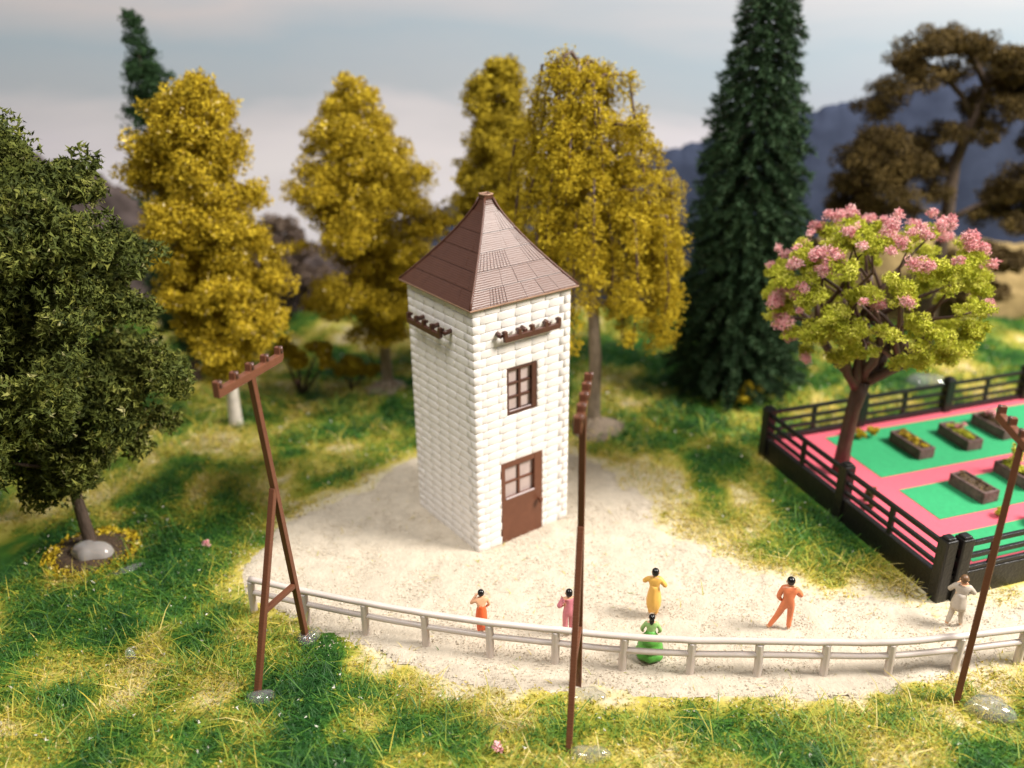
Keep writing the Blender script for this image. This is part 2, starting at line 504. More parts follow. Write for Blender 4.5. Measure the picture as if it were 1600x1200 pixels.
def build_grass():
    def field(n, x0, x1, y0, y1):
        return rng.uniform(x0, x1, n), rng.uniform(y0, y1, n)
    parts = [field(190000, -10, 11, -8, 1.5), field(130000, -17, 16, 1.5, 9), field(60000, -24, 26, 9, 16.8)]
    x = np.concatenate([p[0] for p in parts])
    y = np.concatenate([p[1] for p in parts])
    d = sand_dist(x, y)
    clump = noise2(x, y, 1.3, 60)
    keep = ~in_garden(x, y, 0.12) & (d > -0.1) & (rng.random(len(x)) < np.clip(d / 0.9 + 0.12, 0, 1) * (0.45 + 0.75 * clump))
    extra = ~in_garden(x, y, 0.12) & (d <= -0.1) & (rng.random(len(x)) < 0.008)
    keep |= extra
    keep &= np.hypot(x + 8.4, y - 0.05) > 0.86
    x, y, d, clump = x[keep], y[keep], d[keep], clump[keep]
    n = len(x)
    L = rng.uniform(0.14, 0.52, n) * (0.5 + 0.8 * clump) * np.where(rng.random(n) < 0.06, 1.7, 1)
    L *= np.where(d < 0.4, 0.45, 0.66)
    stray = (rng.random(n) < 0.03) & (d > 0.25)
    L = np.where(stray, rng.uniform(0.35, 0.75, n), L)
    w = rng.uniform(0.0045, 0.0095, n) * np.where(y > 5, 2.0, 1)
    az = rng.uniform(0, 6.283, n) + noise2(x, y, 0.7, 70) * 3
    lean = rng.uniform(0.6, 1.55, n)
    lean = np.where(stray, rng.uniform(1.0, 1.45, n), lean)
    bend = rng.uniform(0.0, 0.5, n)
    dx, dy = np.cos(az), np.sin(az)
    z0 = np.where(d < 0, 0.01, ground_z(x, y)) - 0.02 + np.where(stray, rng.uniform(0.02, 0.16, n), 0)
    p0 = np.stack([x, y, z0], 1)
    h1 = np.stack([dx * np.sin(lean), dy * np.sin(lean), np.cos(lean)], 1)
    l2 = np.clip(lean + bend, 0, 1.52)
    h2 = np.stack([dx * np.sin(l2), dy * np.sin(l2), np.cos(l2)], 1)
    p1 = p0 + h1 * (L * 0.55)[:, None]
    p2 = p1 + h2 * (L * 0.45)[:, None]
    sd = np.stack([-dy, dx, np.zeros(n)], 1) * w[:, None]
    V = np.stack([p0 - sd, p0 + sd, p1 - sd * 0.8, p1 + sd * 0.8, p2], 1).reshape(-1, 3)
    f = np.array([(0, 1, 3), (0, 3, 2), (2, 3, 4)])
    F = (np.arange(n)[:, None, None] * 5 + f[None]).reshape(-1, 3)
    t = np.clip(flock_value(x, y) * 0.9 + rng.normal(0, 0.20, n) + 0.02 + stray * 0.06 - 0.05, 0, 1)
    o = link('grass', np_mesh('grass', V, F, np.repeat(t, 5)), M['grass'])
    tag(o, 'green and yellow grass fibres lying over the ground', 'grass', kind='stuff')
build_grass()

def build_turf():
    n = 110000
    x = np.concatenate([rng.uniform(-10, 11, n // 2), rng.uniform(-17, 17, n // 2)])
    y = np.concatenate([rng.uniform(-8, 2, n // 2), rng.uniform(1, 14, n // 2)])
    d = sand_dist(x, y)
    keep = ~in_garden(x, y, 0.08) & (d > -0.05) & (rng.random(n) < np.clip(d / 0.5 + 0.1, 0, 1) * (0.25 + 1.1 * noise2(x, y, 2.1, 77))) & (np.hypot(x + 8.4, y - 0.05) > 0.86)
    x, y = x[keep], y[keep]
    n = len(x)
    P = np.stack([x, y, ground_z(x, y) + rng.uniform(0.0, 0.09, n)], 1)
    V, F = foam_arrays(P, np.full(n, 0.045) * np.where(y > 4, 1.3, 1))
    t = np.clip(flock_value(x, y) + rng.normal(0.06, 0.17, n), 0, 0.95)
    t = np.where(rng.random(n) < 0.015, 1.0, t)
    o = link('turf', np_mesh('turf', V, F, np.repeat(t, 9)), M['turf'])
    tag(o, 'crumbly green and yellow foam turf scattered over the ground', 'turf', kind='stuff')

# ------------------------------------------------------------------ backdrop: sky board and low hills
def build_backdrop():
    mb = MB()
    mb.box((2, 19.15, 9), (90, 0.3, 40))
    tag(mb.build('sky', M['sky']), kind='structure')
    def ridge(name, pts, y0, y1, material, jag, seed, sc):
        xs = np.arange(pts[0][0], pts[-1][0], 0.07)
        zr = np.interp(xs, [p[0] for p in pts], [p[1] for p in pts])
        r2 = np.random.default_rng(seed)
        tree = noise2(xs, xs * 0 + seed, 3.0, 4) * jag + noise2(xs, xs * 0 + seed, 7.0, 8) * jag * 0.7
        m = 26
        V = []
        for k in range(m):
            t = k / (m - 1)
            y = y0 + (y1 - y0) * t
            h = zr * (math.sin(t * math.pi / 2) ** 0.8) + tree * max(0, t - 0.7) / 0.3
            h = h + (noise2(xs, xs * 0 + t * 14, 1.4, seed) - 0.5) * sc * (1 - t) * 2 * min(1, t * 4)
            V.append(np.stack([xs, np.full(len(xs), y) - (noise2(xs, xs * 0 + t * 9, 2.0, seed + 3)) * sc * 0.5, np.maximum(h, -0.1)], 1))
        V = np.concatenate(V)
        nx = len(xs)
        i = (np.arange(m - 1)[:, None] * nx + np.arange(nx - 1)[None, :]).ravel()
        F = np.stack([i, i + 1, i + 1 + nx, i + nx], 1)
        tag(link(name, np_mesh(name, V, F, None, True), material), kind='structure')
    ridge('hills', [(-6, 2.4), (-2, 3.3), (3, 4.4), (6.74, 5.5), (11.47, 6.7), (17.8, 8.3), (20.5, 8.0), (26, 8.0), (32, 7.0), (50, 6.5)], 16.4, 18.2, M['hills'], 0.22, 3, 0.12)
    ridge('hills', [(-30, 5.0), (-20, 5.6), (-16.7, 5.6), (-14.5, 4.9), (-13, 3.8), (-10.5, 2.8), (-8, 2.3), (-4, 2.0)], 16.0, 17.4, M['dusk_hills'], 0.25, 8, 0.3)
    ridge('meadow', [(9, 0.9), (11, 2.4), (14, 3.0), (17, 2.6), (21, 2.2), (30, 2.4), (50, 2.4)], 14.6, 16.2, M['meadow'], 0.12, 14, 0.2)
build_backdrop()

# ------------------------------------------------------------------ foliage
def leaf_arrays(P, size, up=0.25):
    n = len(P)
    nrm = rng.normal(0, 1, (n, 3))
    nrm[:, 2] += up
    nrm /= np.linalg.norm(nrm, axis=1, keepdims=True)
    a = rng.normal(0, 1, (n, 3))
    u = np.cross(nrm, a)
    u /= np.linalg.norm(u, axis=1, keepdims=True)
    v = np.cross(nrm, u)
    s = (size * rng.uniform(0.55, 1.3, n))[:, None]
    e = rng.uniform(0.35, 0.75, (n, 1))
    fold = rng.uniform(-0.45, 0.45, (n, 1))
    V = np.stack([P - u * s, P + v * s * e + nrm * s * fold, P + u * s, P - v * s * e + nrm * s * fold], 1).reshape(-1, 3)
    F = (np.arange(n)[:, None, None] * 4 + np.array([(0, 1, 2), (0, 2, 3)])[None]).reshape(-1, 3)
    return V, F

def foam_arrays(P, size):
    """open foam: each bit is a three-armed shred"""
    n = len(P)
    V = np.empty((n, 3, 3, 3))
    s = size * rng.uniform(0.6, 1.35, n)
    for k in range(3):
        d = rng.normal(0, 1, (n, 3))
        d[:, 2] += 0.2
        d /= np.linalg.norm(d, axis=1, keepdims=True)
        w = np.cross(d, rng.normal(0, 1, (n, 3)))
        w /= np.linalg.norm(w, axis=1, keepdims=True)
        w *= (s * rng.uniform(0.22, 0.42, n))[:, None]
        o = P - d * (s * 0.15)[:, None]
        V[:, k, 0] = o - w
        V[:, k, 1] = o + w
        V[:, k, 2] = P + d * (s * rng.uniform(0.8, 1.5, n))[:, None] + w * 0.4
    return V.reshape(-1, 3), np.arange(n * 9).reshape(-1, 3)

def clump_points(centres, radii, n, flat=0.8, sub=7, subr=0.42, core=0.0):
    """points on small tufts seated on the skin of larger clumps"""
    w = radii ** 1.8
    idx = rng.choice(len(centres), n, p=w / w.sum())
    k = rng.integers(0, sub, n)
    dirs = rng.normal(0, 1, (len(centres), sub, 3))
    dirs[..., 2] += 0.15
    dirs /= np.linalg.norm(dirs, axis=-1, keepdims=True)
    dirs *= rng.uniform(0.45, 0.95, (len(centres), sub, 1))
    d = rng.normal(0, 1, (n, 3))
    d /= np.linalg.norm(d, axis=1, keepdims=True)
    rr = rng.uniform(0.35, 1.05, n) ** 0.7
    P = dirs[idx, k] * (radii[idx] * (1 - subr * 0.55))[:, None] + d * (rr * radii[idx] * subr)[:, None]
    inner = rng.random(n) < core
    P = np.where(inner[:, None], d * (radii[idx] * rng.uniform(0.1, 0.62, n))[:, None], P)
    P[:, 2] *= flat
    # colour of a foam tuft: its own batch of flock, plus bit-by-bit differences
    shade = rng.uniform(0.25, 0.7, (len(centres), sub))[idx, k] + rng.normal(0, 0.16, n)
    return centres[idx] + P, np.clip(shade, 0, 0.96)

def crown_mesh(name, centres, radii, n, size, material, parent, flat=0.8, sub=7, glint=0.012, subr=0.42, core=0.0, foam=False):
    P, t = clump_points(np.asarray(centres, float), np.asarray(radii, float), n, flat, sub, subr, core)
    t = np.where(rng.random(n) < glint, 1.0, t)
    if foam:
        V, F = foam_arrays(P, np.full(n, size))
        return link(name, np_mesh(name, V, F, np.repeat(np.clip(t, 0, 1), 9)), material, parent)
    V, F = leaf_arrays(P, np.full(n, size))
    return link(name, np_mesh(name, V, F, np.repeat(t, 4)), material, parent)

def limb_path(a, b, sag=0.15, k=5, wob=0.06):
    a, b = Vector(a), Vector(b)
    out = []
    for i in range(k):
        t = i / (k - 1)
        p = a.lerp(b, t)
        p.z -= sag * math.sin(math.pi * t) * (b - a).length
        if 0 < i < k - 1:
            p += Vector((random.uniform(-wob, wob), random.uniform(-wob, wob), 0)) * (b - a).length
        out.append(p)
    return out

def profile_tree(name, label, base, prof, clumps, clump_r, leaves, leaf, fol, bark, tr=0.16, limbs=16, squash=0.85, group=None, roots=0.0, flat=0.8, root_mat=None):
    """prof: rows (centre x, z, half width) of the outline; the crown is filled with clumps inside it."""
    base = Vector(base)
    t = empty(name, label, 'tree', base, 0, group)
    pr = sorted(prof, key=lambda r: r[1])
    zs = np.array([r[1] for r in pr])
    cx = np.array([r[0] for r in pr])
    hw = np.array([r[2] for r in pr])
    zz = np.linspace(zs[0], zs[-1], 200)
    wz = np.interp(zz, zs, hw) + 0.15
    cs, rs = [], []
    for _ in range(clumps):
        z = rng.choice(zz, p=wz / wz.sum())
        h = float(np.interp(z, zs, hw))
        c = float(np.interp(z, zs, cx))
        r = clump_r * rng.uniform(0.5, 1.35) * (0.55 + 0.45 * min(1, h / hw.max()))
        r = min(r, max(h, 0.25))
        a = rng.uniform(0, 6.283)
        q = max(0.0, h - r * 0.62) * rng.uniform(0.3, 1.25) ** 0.5
        cs.append((c + q * math.cos(a) - base.x, q * math.sin(a) * squash, z - base.z))
        rs.append(r)
    for z in np.linspace(zs[0] + 0.2, zs[-1] - 0.15, 16):
        h = float(np.interp(z, zs, hw))
        for _ in range(2):
            cs.append((float(np.interp(z, zs, cx)) - base.x + rng.uniform(-.2, .2) * h, rng.uniform(-.3, .1) * h, z - base.z))
            rs.append(min(0.78 * h, clump_r * 1.2) + 0.05)
    crown_mesh('crown', cs, rs, leaves, leaf, fol, t, flat, 9, 0.01, 0.34, 0.3, True)
    top = Vector((float(cx[-1]) - base.x, 0, float(zs[-1]) * 0.93 - base.z))
    mid = Vector((float(np.interp(zs.mean(), zs, cx)) - base.x, 0, float(zs.mean()) - base.z))
    mb = MB()
    pts = [Vector((0, 0, -0.15)), Vector((0, 0, 0.15)), Vector((mid.x * 0.25, 0.03, mid.z * 0.35)), mid, mid.lerp(top, 0.6), top]
    mb.tube(pts, [tr * 1.7, tr * 1.1, tr * 0.85, tr * 0.6, tr * 0.35, tr * 0.12], 9)
    order = rng.permutation(len(cs))[:limbs]
    for i in order:
        c = Vector(cs[i])
        f = max(0.28, min(0.9, (c.z - 0.9) / top.z))
        s = Vector((mid.x * f * 1.4 if f < 0.7 else mid.x + (top.x - mid.x) * (f - 0.6), 0, top.z * f * 0.9))
        if (s - c).length > 0.3:
            mb.tube(limb_path(s, c, -0.05), [tr * 0.42, tr * 0.36, tr * 0.28, tr * 0.2, tr * 0.08], 6)
    if roots:
        for k in range(6):
            a = k * 1.05 + rng.uniform(-0.3, 0.3)
            mb.tube([(0, 0, 0.35), (math.cos(a) * roots * 0.45, math.sin(a) * roots * 0.45, 0.12), (math.cos(a) * roots, math.sin(a) * roots, -0.05)], [tr * 0.9, tr * 0.7, tr * 0.25], 7)
    mb.build('trunk', bark, t, smooth=True)
    if root_mat:
        m2 = MB()
        w = [rng.uniform(0.8, 1.15) for _ in range(20)]
        m2.lathe([(roots * 1.25, -0.1), (roots * 1.2, 0.06), (roots * 0.95, 0.12), (roots * 0.3, 0.2)], 20, (0, 0, 0), lambda q, i: w[int(q / 6.2832 * 20 + 0.5) % 20])
        m2.build('root_disc', root_mat, t, smooth=True)
    return t

build_turf()

def build_trees():
    oak = profile_tree('oak_tree', 'dense olive green leafy tree at the left edge, on a short dark trunk', (-8.45, 0.2, 0),
        [(-8.74, 8.75, 1.0), (-8.62, 8.27, 1.6), (-8.67, 7.33, 2.15), (-8.76, 6.1, 2.6), (-9.0, 4.92, 2.7), (-8.7, 3.82, 3.1), (-8.9, 2.9, 2.75), (-9.05, 2.3, 1.9), (-8.7, 1.95, 1.0)],
        95, 0.85, 100000, 0.085, M['oak'], M['bark'], 0.13, 22)
    profile_tree('yellow_tree', 'broad ochre yellow tree with a pale trunk, just behind the left telegraph pole', (-7.05, 6.4, 0),
        [(-6.72, 9.3, 0.4), (-7.02, 8.77, 1.1), (-7.17, 7.71, 1.45), (-7.18, 6.44, 1.95), (-6.91, 5.28, 1.75), (-6.79, 4.25, 1.75), (-6.57, 3.19, 1.6), (-7.1, 2.26, 1.2), (-7.03, 1.7, 0.5)],
        130, 0.80, 100000, 0.064, M['yellow'], M['bark_white'], 0.17, 14)
    profile_tree('yellow_tree', 'ochre yellow tree with a tapering crown, left of and behind the tower roof', (-3.05, 8.8, 0),
        [(-3.51, 9.1, 0.4), (-3.42, 8.4, 1.0), (-3.53, 7.39, 1.6), (-3.29, 6.17, 2.2), (-3.12, 5.08, 2.2), (-3.19, 3.76, 2.2), (-3.15, 2.59, 1.9), (-3.2, 1.75, 1.0)],
        130, 0.82, 100000, 0.064, M['yellow'], M['bark_grey'], 0.17, 14, roots=0.55, root_mat=M['bark_grey'])
    profile_tree('yellow_tree', 'narrow ochre tree directly behind the roof tip, half hidden by the weeping tree', (0.4, 9.6, 0),
        [(0.58, 9.37, 0.44), (0.41, 8.7, 0.97), (0.33, 7.5, 1.17), (0.26, 6.25, 1.2), (0.3, 4.6, 1.3), (0.35, 3.0, 1.2), (0.35, 2.0, 0.7)],
        90, 0.66, 60000, 0.062, M['yellow_far'], M['bark_grey'], 0.17, 10)
    profile_tree('cypress_tree', 'slim dark green conifer rising behind the left yellow tree', (-9.2, 9.6, 0),
        [(-9.32, 10.7, 0.34), (-9.26, 9.76, 0.62), (-9.12, 8.61, 0.85), (-9.15, 7.05, 1.0), (-9.1, 5.0, 1.1), (-9.1, 2.5, 1.1), (-9.1, 1.2, 0.9)],
        260, 0.46, 60000, 0.050, M['cypress'], M['bark'], 0.15, 6)
build_trees()

def build_willow():
    bx, by = 3.0, 6.0
    t = empty('willow_tree', 'weeping yellow tree with hanging strands and a grey trunk, right behind the tower', 'tree', (bx, by, 0))
    top = Vector((-0.6, 0, 9.6))
    mb = MB()
    trunk = [Vector((0, 0, -0.1)), Vector((0.0, 0, 0.4)), Vector((0.02, 0, 2.0)), Vector((-0.15, 0, 4.5)), Vector((-0.4, 0, 7.4)), top]
    mb.tube(trunk, [0.30, 0.2, 0.17, 0.14, 0.1, 0.04], 10)
    for k in range(6):
        a = k * 1.05
        mb.tube([(0, 0, 0.4), (math.cos(a) * 0.28, math.sin(a) * 0.28, 0.16), (math.cos(a) * 0.6, math.sin(a) * 0.6, 0.0)], [0.14, 0.12, 0.05], 7)
    P, S = [], []
    strands = MB()
    def trunk_at(z):
        for a, b in zip(trunk, trunk[1:]):
            if a.z <= z <= b.z:
                return a.lerp(b, (z - a.z) / (b.z - a.z))
        return top
    specs = []
    for k in range(50):
        z = random.uniform(4.2, 9.6)
        a = random.uniform(0, 6.283)
        out = (0.55 + (9.9 - z) * 0.33) * random.uniform(0.45, 1.0)
        drop = random.uniform(1.0, 2.6) + (9.4 - z) * 0.12
        specs.append((z, a, out, drop))
    # long strands that give the outline its lobes
    specs += [(9.0, 0.15, 1.2, 2.6), (9.3, 2.9, 0.9, 3.0), (7.2, 0.05, 1.75, 2.6), (6.4, 0.1, 2.1, 3.9), (5.6, 0.3, 2.15, 3.1), (5.4, -0.4, 1.9, 3.0), (5.8, -0.9, 1.6, 3.2),
              (6.6, 3.3, 1.7, 4.3), (5.8, 3.7, 1.5, 3.8), (7.4, 2.9, 1.75, 2.6), (6.0, 4.4, 1.2, 3.4), (6.8, -1.5, 1.2, 3.2), (5.2, 0.0, 1.6, 2.7), (7.9, -0.6, 1.5, 2.8), (6.3, -0.2, 1.5, 4.0)]
    for z, a, out, drop in specs:
        s = trunk_at(z)
        ex = s + Vector((math.cos(a) * out, math.sin(a) * out * 0.9, min(0.45, 0.12 + out * 0.16)))
        mid = s.lerp(ex, 0.5) + Vector((0, 0, 0.18))
        end = ex + Vector((math.cos(a) * 0.22, math.sin(a) * 0.22, -drop * 0.5))
        tip = end + Vector((random.uniform(-0.1, 0.1), random.uniform(-0.1, 0.1), -drop * 0.5))
        tip.z = max(tip.z, 1.35)
        strands.tube([s, mid, ex, end, tip], [0.055, 0.05, 0.04, 0.03, 0.015], 5)
        path = [mid, ex, end, tip]
        lens = [(path[i + 1] - path[i]).length for i in range(3)]
        tot = sum(lens)
        for _ in range(int(tot * 9) + 4):
            q = random.uniform(0, tot)
            i = 0
            while i < 2 and q > lens[i]:
                q -= lens[i]
                i += 1
            p = path[i].lerp(path[i + 1], min(1, q / max(lens[i], 1e-6)))
            P.append((p.x + random.gauss(0, 0.11), p.y + random.gauss(0, 0.11), p.z + random.gauss(0, 0.06)))
            S.append(random.uniform(0.16, 0.42))
    crown_mesh('crown', P, S, 105000, 0.050, M['willow'], t, 1.0, 5, 0.0, 0.5, 0.1, True)
    mb.build('trunk', M['bark_grey'], t, smooth=True)
    strands.build('branches', M['bark_red'], t, smooth=True)
    m2 = MB()
    m2.lathe([(0.8, -0.1), (0.78, 0.05), (0.55, 0.12), (0.2, 0.3)], 18, (0.1, 0, 0), lambda q, i: 1 + 0.12 * math.sin(3 * q + 1) + 0.05 * math.sin(7 * q))
    m2.build('root_disc', M['bark_grey'], t, smooth=True)
build_willow()

def build_spruce():
    bx, by = 7.55, 8.8
    t = empty('spruce_tree', 'tall dark green spruce with drooping bottle brush branches, between weeping tree and blossom tree', 'tree', (bx, by, 0))
    H = 12.0
    zs = [0.12, 0.65, 2.3, 3.88, 5.38, 6.81, 8.18, 9.48, 10.58, 11.4, 12.4]
    hw = [1.5, 2.0, 2.05, 1.85, 1.72, 1.55, 1.38, 1.08, 0.88, 0.66, 0.2]
    A, B = [], []
    lev = 0.35
    limbs = MB()
    while lev < 12.3:
        r = float(np.interp(lev, zs, hw))
        n = max(5, int(9 + r * 8))
        a0 = random.uniform(0, 6.28)
        for k in range(n):
            a = a0 + 6.283 * k / n + random.uniform(-0.15, 0.15)
            q = r * random.uniform(0.78, 1.06)
            s = Vector((0, 0, lev + 0.15))
            e = Vector((math.cos(a) * q, math.sin(a) * q, lev - 0.22 * q + random.uniform(-0.1, 0.1)))
            A.append(s)
            B.append(e)
            limbs.tube([s, s.lerp(e, 0.5) + Vector((0, 0, 0.05)), e], [0.03, 0.02, 0.008], 4, False)
        lev += 0.17 + r * 0.05
    A = np.array([tuple(p) for p in A])
    B = np.array([tuple(p) for p in B])
    n = 150000
    L = np.linalg.norm(B - A, axis=1)
    i = rng.choice(len(A), n, p=L / L.sum())
    u = rng.uniform(0.12, 1.0, n) ** 0.75
    P0 = A[i] + (B[i] - A[i]) * u[:, None]
    P0[:, 2] += 0.05 * np.sin(np.pi * u)
    ax = (B[i] - A[i]) / L[i][:, None]
    d = rng.normal(0, 1, (n, 3))
    d -= ax * (d * ax).sum(1, keepdims=True)
    d /= np.linalg.norm(d, axis=1, keepdims=True)
    d = d * 0.75 + ax * 0.65
    ln = rng.uniform(0.12, 0.30, n) * (0.7 + 0.3 * (L[i] / L.max()))
    P1 = P0 + d * ln[:, None]
    sd = np.cross(d, rng.normal(0, 1, (n, 3)))
    sd /= np.linalg.norm(sd, axis=1, keepdims=True)
    sd *= 0.020
    V = np.stack([P0 - sd, P0 + sd, P1], 1).reshape(-1, 3)
    F = np.arange(n * 3).reshape(-1, 3)
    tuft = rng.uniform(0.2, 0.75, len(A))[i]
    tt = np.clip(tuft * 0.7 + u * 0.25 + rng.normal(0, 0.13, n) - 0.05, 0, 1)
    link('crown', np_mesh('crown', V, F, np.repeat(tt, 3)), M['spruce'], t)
    tr = MB()
    tr.tube([(0, 0, -0.1), (0, 0, 3), (0, 0, 8), (0, 0, 11.9)], [0.2, 0.15, 0.08, 0.02], 8)
    tr.build('trunk', M['bark'], t, smooth=True)
    limbs.build('branches', M['bark'], t)
build_spruce()

def build_dark_pine():
    X0, Y0 = 14.55, 11.5
    t = empty('pine_tree', 'dark brown arching pine with open crown, upper right behind the blossom tree', 'tree', (X0, Y0, 0))
    mb = MB()
    def W(x, z, y=0):
        return Vector((x - X0, y, z))
    trunk = [W(14.55, -0.1), W(14.5, 2.5), W(14.52, 4.8), W(14.45, 6.2), W(14.75, 7.5), W(15.1, 8.8)]
    mb.tube(trunk, [0.32, 0.24, 0.2, 0.18, 0.15, 0.1], 9)
    L = [[W(14.75, 7.5), W(14.3, 8.2), W(13.4, 9.0), W(12.6, 9.3)], [W(14.4, 5.9), W(13.5, 6.0), W(12.5, 6.4), W(11.6, 6.2)],
         [W(15.1, 8.6), W(15.8, 9.2), W(16.8, 9.2)], [W(14.5, 4.6), W(13.2, 4.9), W(11.6, 4.9)], [W(14.5, 4.4), W(15.4, 4.9), W(16.4, 5.2)], [W(15.0, 8.4), W(14.2, 9.6), W(13.3, 9.8)]]
    for l in L:
        mb.tube(l, [0.11, 0.09, 0.06, 0.03][:len(l)], 6)
    mb.build('trunk', M['bark'], t, smooth=True)
    pts = [(12.5, 9.0, .5), (12.25, 8.4, .5), (12.0, 7.8, .5), (12.9, 9.45, .55), (13.4, 9.7, .55), (13.9, 9.65, .5), (14.4, 9.5, .5), (14.9, 9.35, .5), (15.3, 9.2, .55), (15.8, 8.95, .6), (16.3, 8.6, .6), (16.0, 8.2, .5), (15.4, 8.6, .5),
           (13.1, 8.85, .45), (13.8, 8.85, .4), (11.85, 7.0, .55), (12.3, 6.8, .6), (12.75, 6.3, .6), (11.55, 6.3, .55), (11.3, 5.6, .55), (12.0, 5.8, .65), (12.7, 5.5, .55), (13.3, 6.2, .5), (13.6, 6.8, .45), (14.0, 6.1, .45), (13.9, 5.4, .4), (14.0, 7.2, .4),
           (11.2, 4.9, .45), (11.8, 4.7, .45), (12.5, 4.8, .4), (13.1, 4.9, .3), (14.9, 8.0, .5), (15.2, 7.4, .45), (14.9, 7.0, .35), (15.5, 8.0, .5), (11.7, 5.2, .5), (12.4, 6.0, .6),
           (15.9, 5.0, .4), (16.4, 5.4, .55), (16.8, 5.9, .6), (16.2, 4.4, .45), (16.7, 4.7, .5), (17.2, 5.3, .6), (15.5, 4.7, .25), (16.9, 8.2, .6), (17.3, 7.7, .6), (17.2, 6.6, .6)]
    cs, rs = [], []
    for x, z, r in pts:
        for _ in range(2):
            cs.append((x - X0 + random.uniform(-.12, .12), random.uniform(-.9, .9), z + random.uniform(-.1, .1)))
            rs.append(r * 1.5)
    crown_mesh('crown', cs, rs, 90000, 0.058, M['pine'], t, 0.75, 9, 0.0, 0.36, 0.3, True)
build_dark_pine()

def shrub(name, label, loc, blobs, n, leaf, material, group=None):
    t = empty(name, label, 'shrub', loc, 0, group)
    crown_mesh('foliage', [b[:3] for b in blobs], [b[3] for b in blobs], n, leaf, material, t)
    mb = MB()
    for b in blobs:
        mb.tube([(0, 0, -0.1), (b[0] * 0.6, b[1] * 0.6, b[2] * 0.6), b[:3]], [0.05, 0.035, 0.01], 5)
    mb.build('stem', M['bark'], t, smooth=True)
    return t
shrub('shrub', 'small yellow bush at the foot of the dark spruce', (7.5, 7.4, 0), [(0, 0, 0.3, .3), (.3, .05, .45, .26), (-.25, .1, .25, .22), (.1, -.1, .6, .2)], 2600, 0.05, M['willow'])
shrub('shrub', 'low ochre bush on the grass right of the left yellow tree', (-5.7, 8.6, 0), [(0, 0, 1.2, .5), (.6, .1, 1.35, .45), (-.5, .1, 1.5, .4), (.9, 0, 1.0, .3)], 6000, 0.06, M['yellow'])
shrub('shrub', 'yellow green bush left of the trunk of the middle yellow tree', (-4.2, 9.0, 0), [(0, 0, .7, .45), (.5, .1, .55, .4), (-.3, .2, .5, .35)], 4500, 0.06, M['yellow_far'])
shrub('shrub', 'hazy purple brown shrub between the two left yellow trees, far back', (-7.6, 15.0, 0), [(0, 0, 3.4, .9), (.9, .2, 3.0, .8), (-.9, .3, 2.9, .9), (.2, -.3, 2.2, 1.0), (-.9, -.2, 1.6, .9), (1.2, 0, 1.7, .8)], 9000, 0.08, M['dusk_scrub'])
shrub('shrub', 'brown shrub behind the right side of the blossom tree', (16.2, 13.8, 0), [(0, 0, 2.2, .9), (1.0, .2, 2.5, .9), (-.9, .3, 1.9, .8), (2.0, 0, 2.6, .9), (0.4, -.2, 1.3, .8), (1.5, -.1, 1.5, .8)], 9000, 0.08, M['scrub'])
shrub('shrub', 'tan brown shrub showing between spruce and blossom tree', (10.6, 13.8, 0), [(0, 0, 2.6, .7), (.7, .1, 2.9, .6), (-.6, .2, 2.2, .7), (.3, -.2, 1.6, .8), (1.2, 0, 2.3, .7)], 8000, 0.08, M['scrub'])

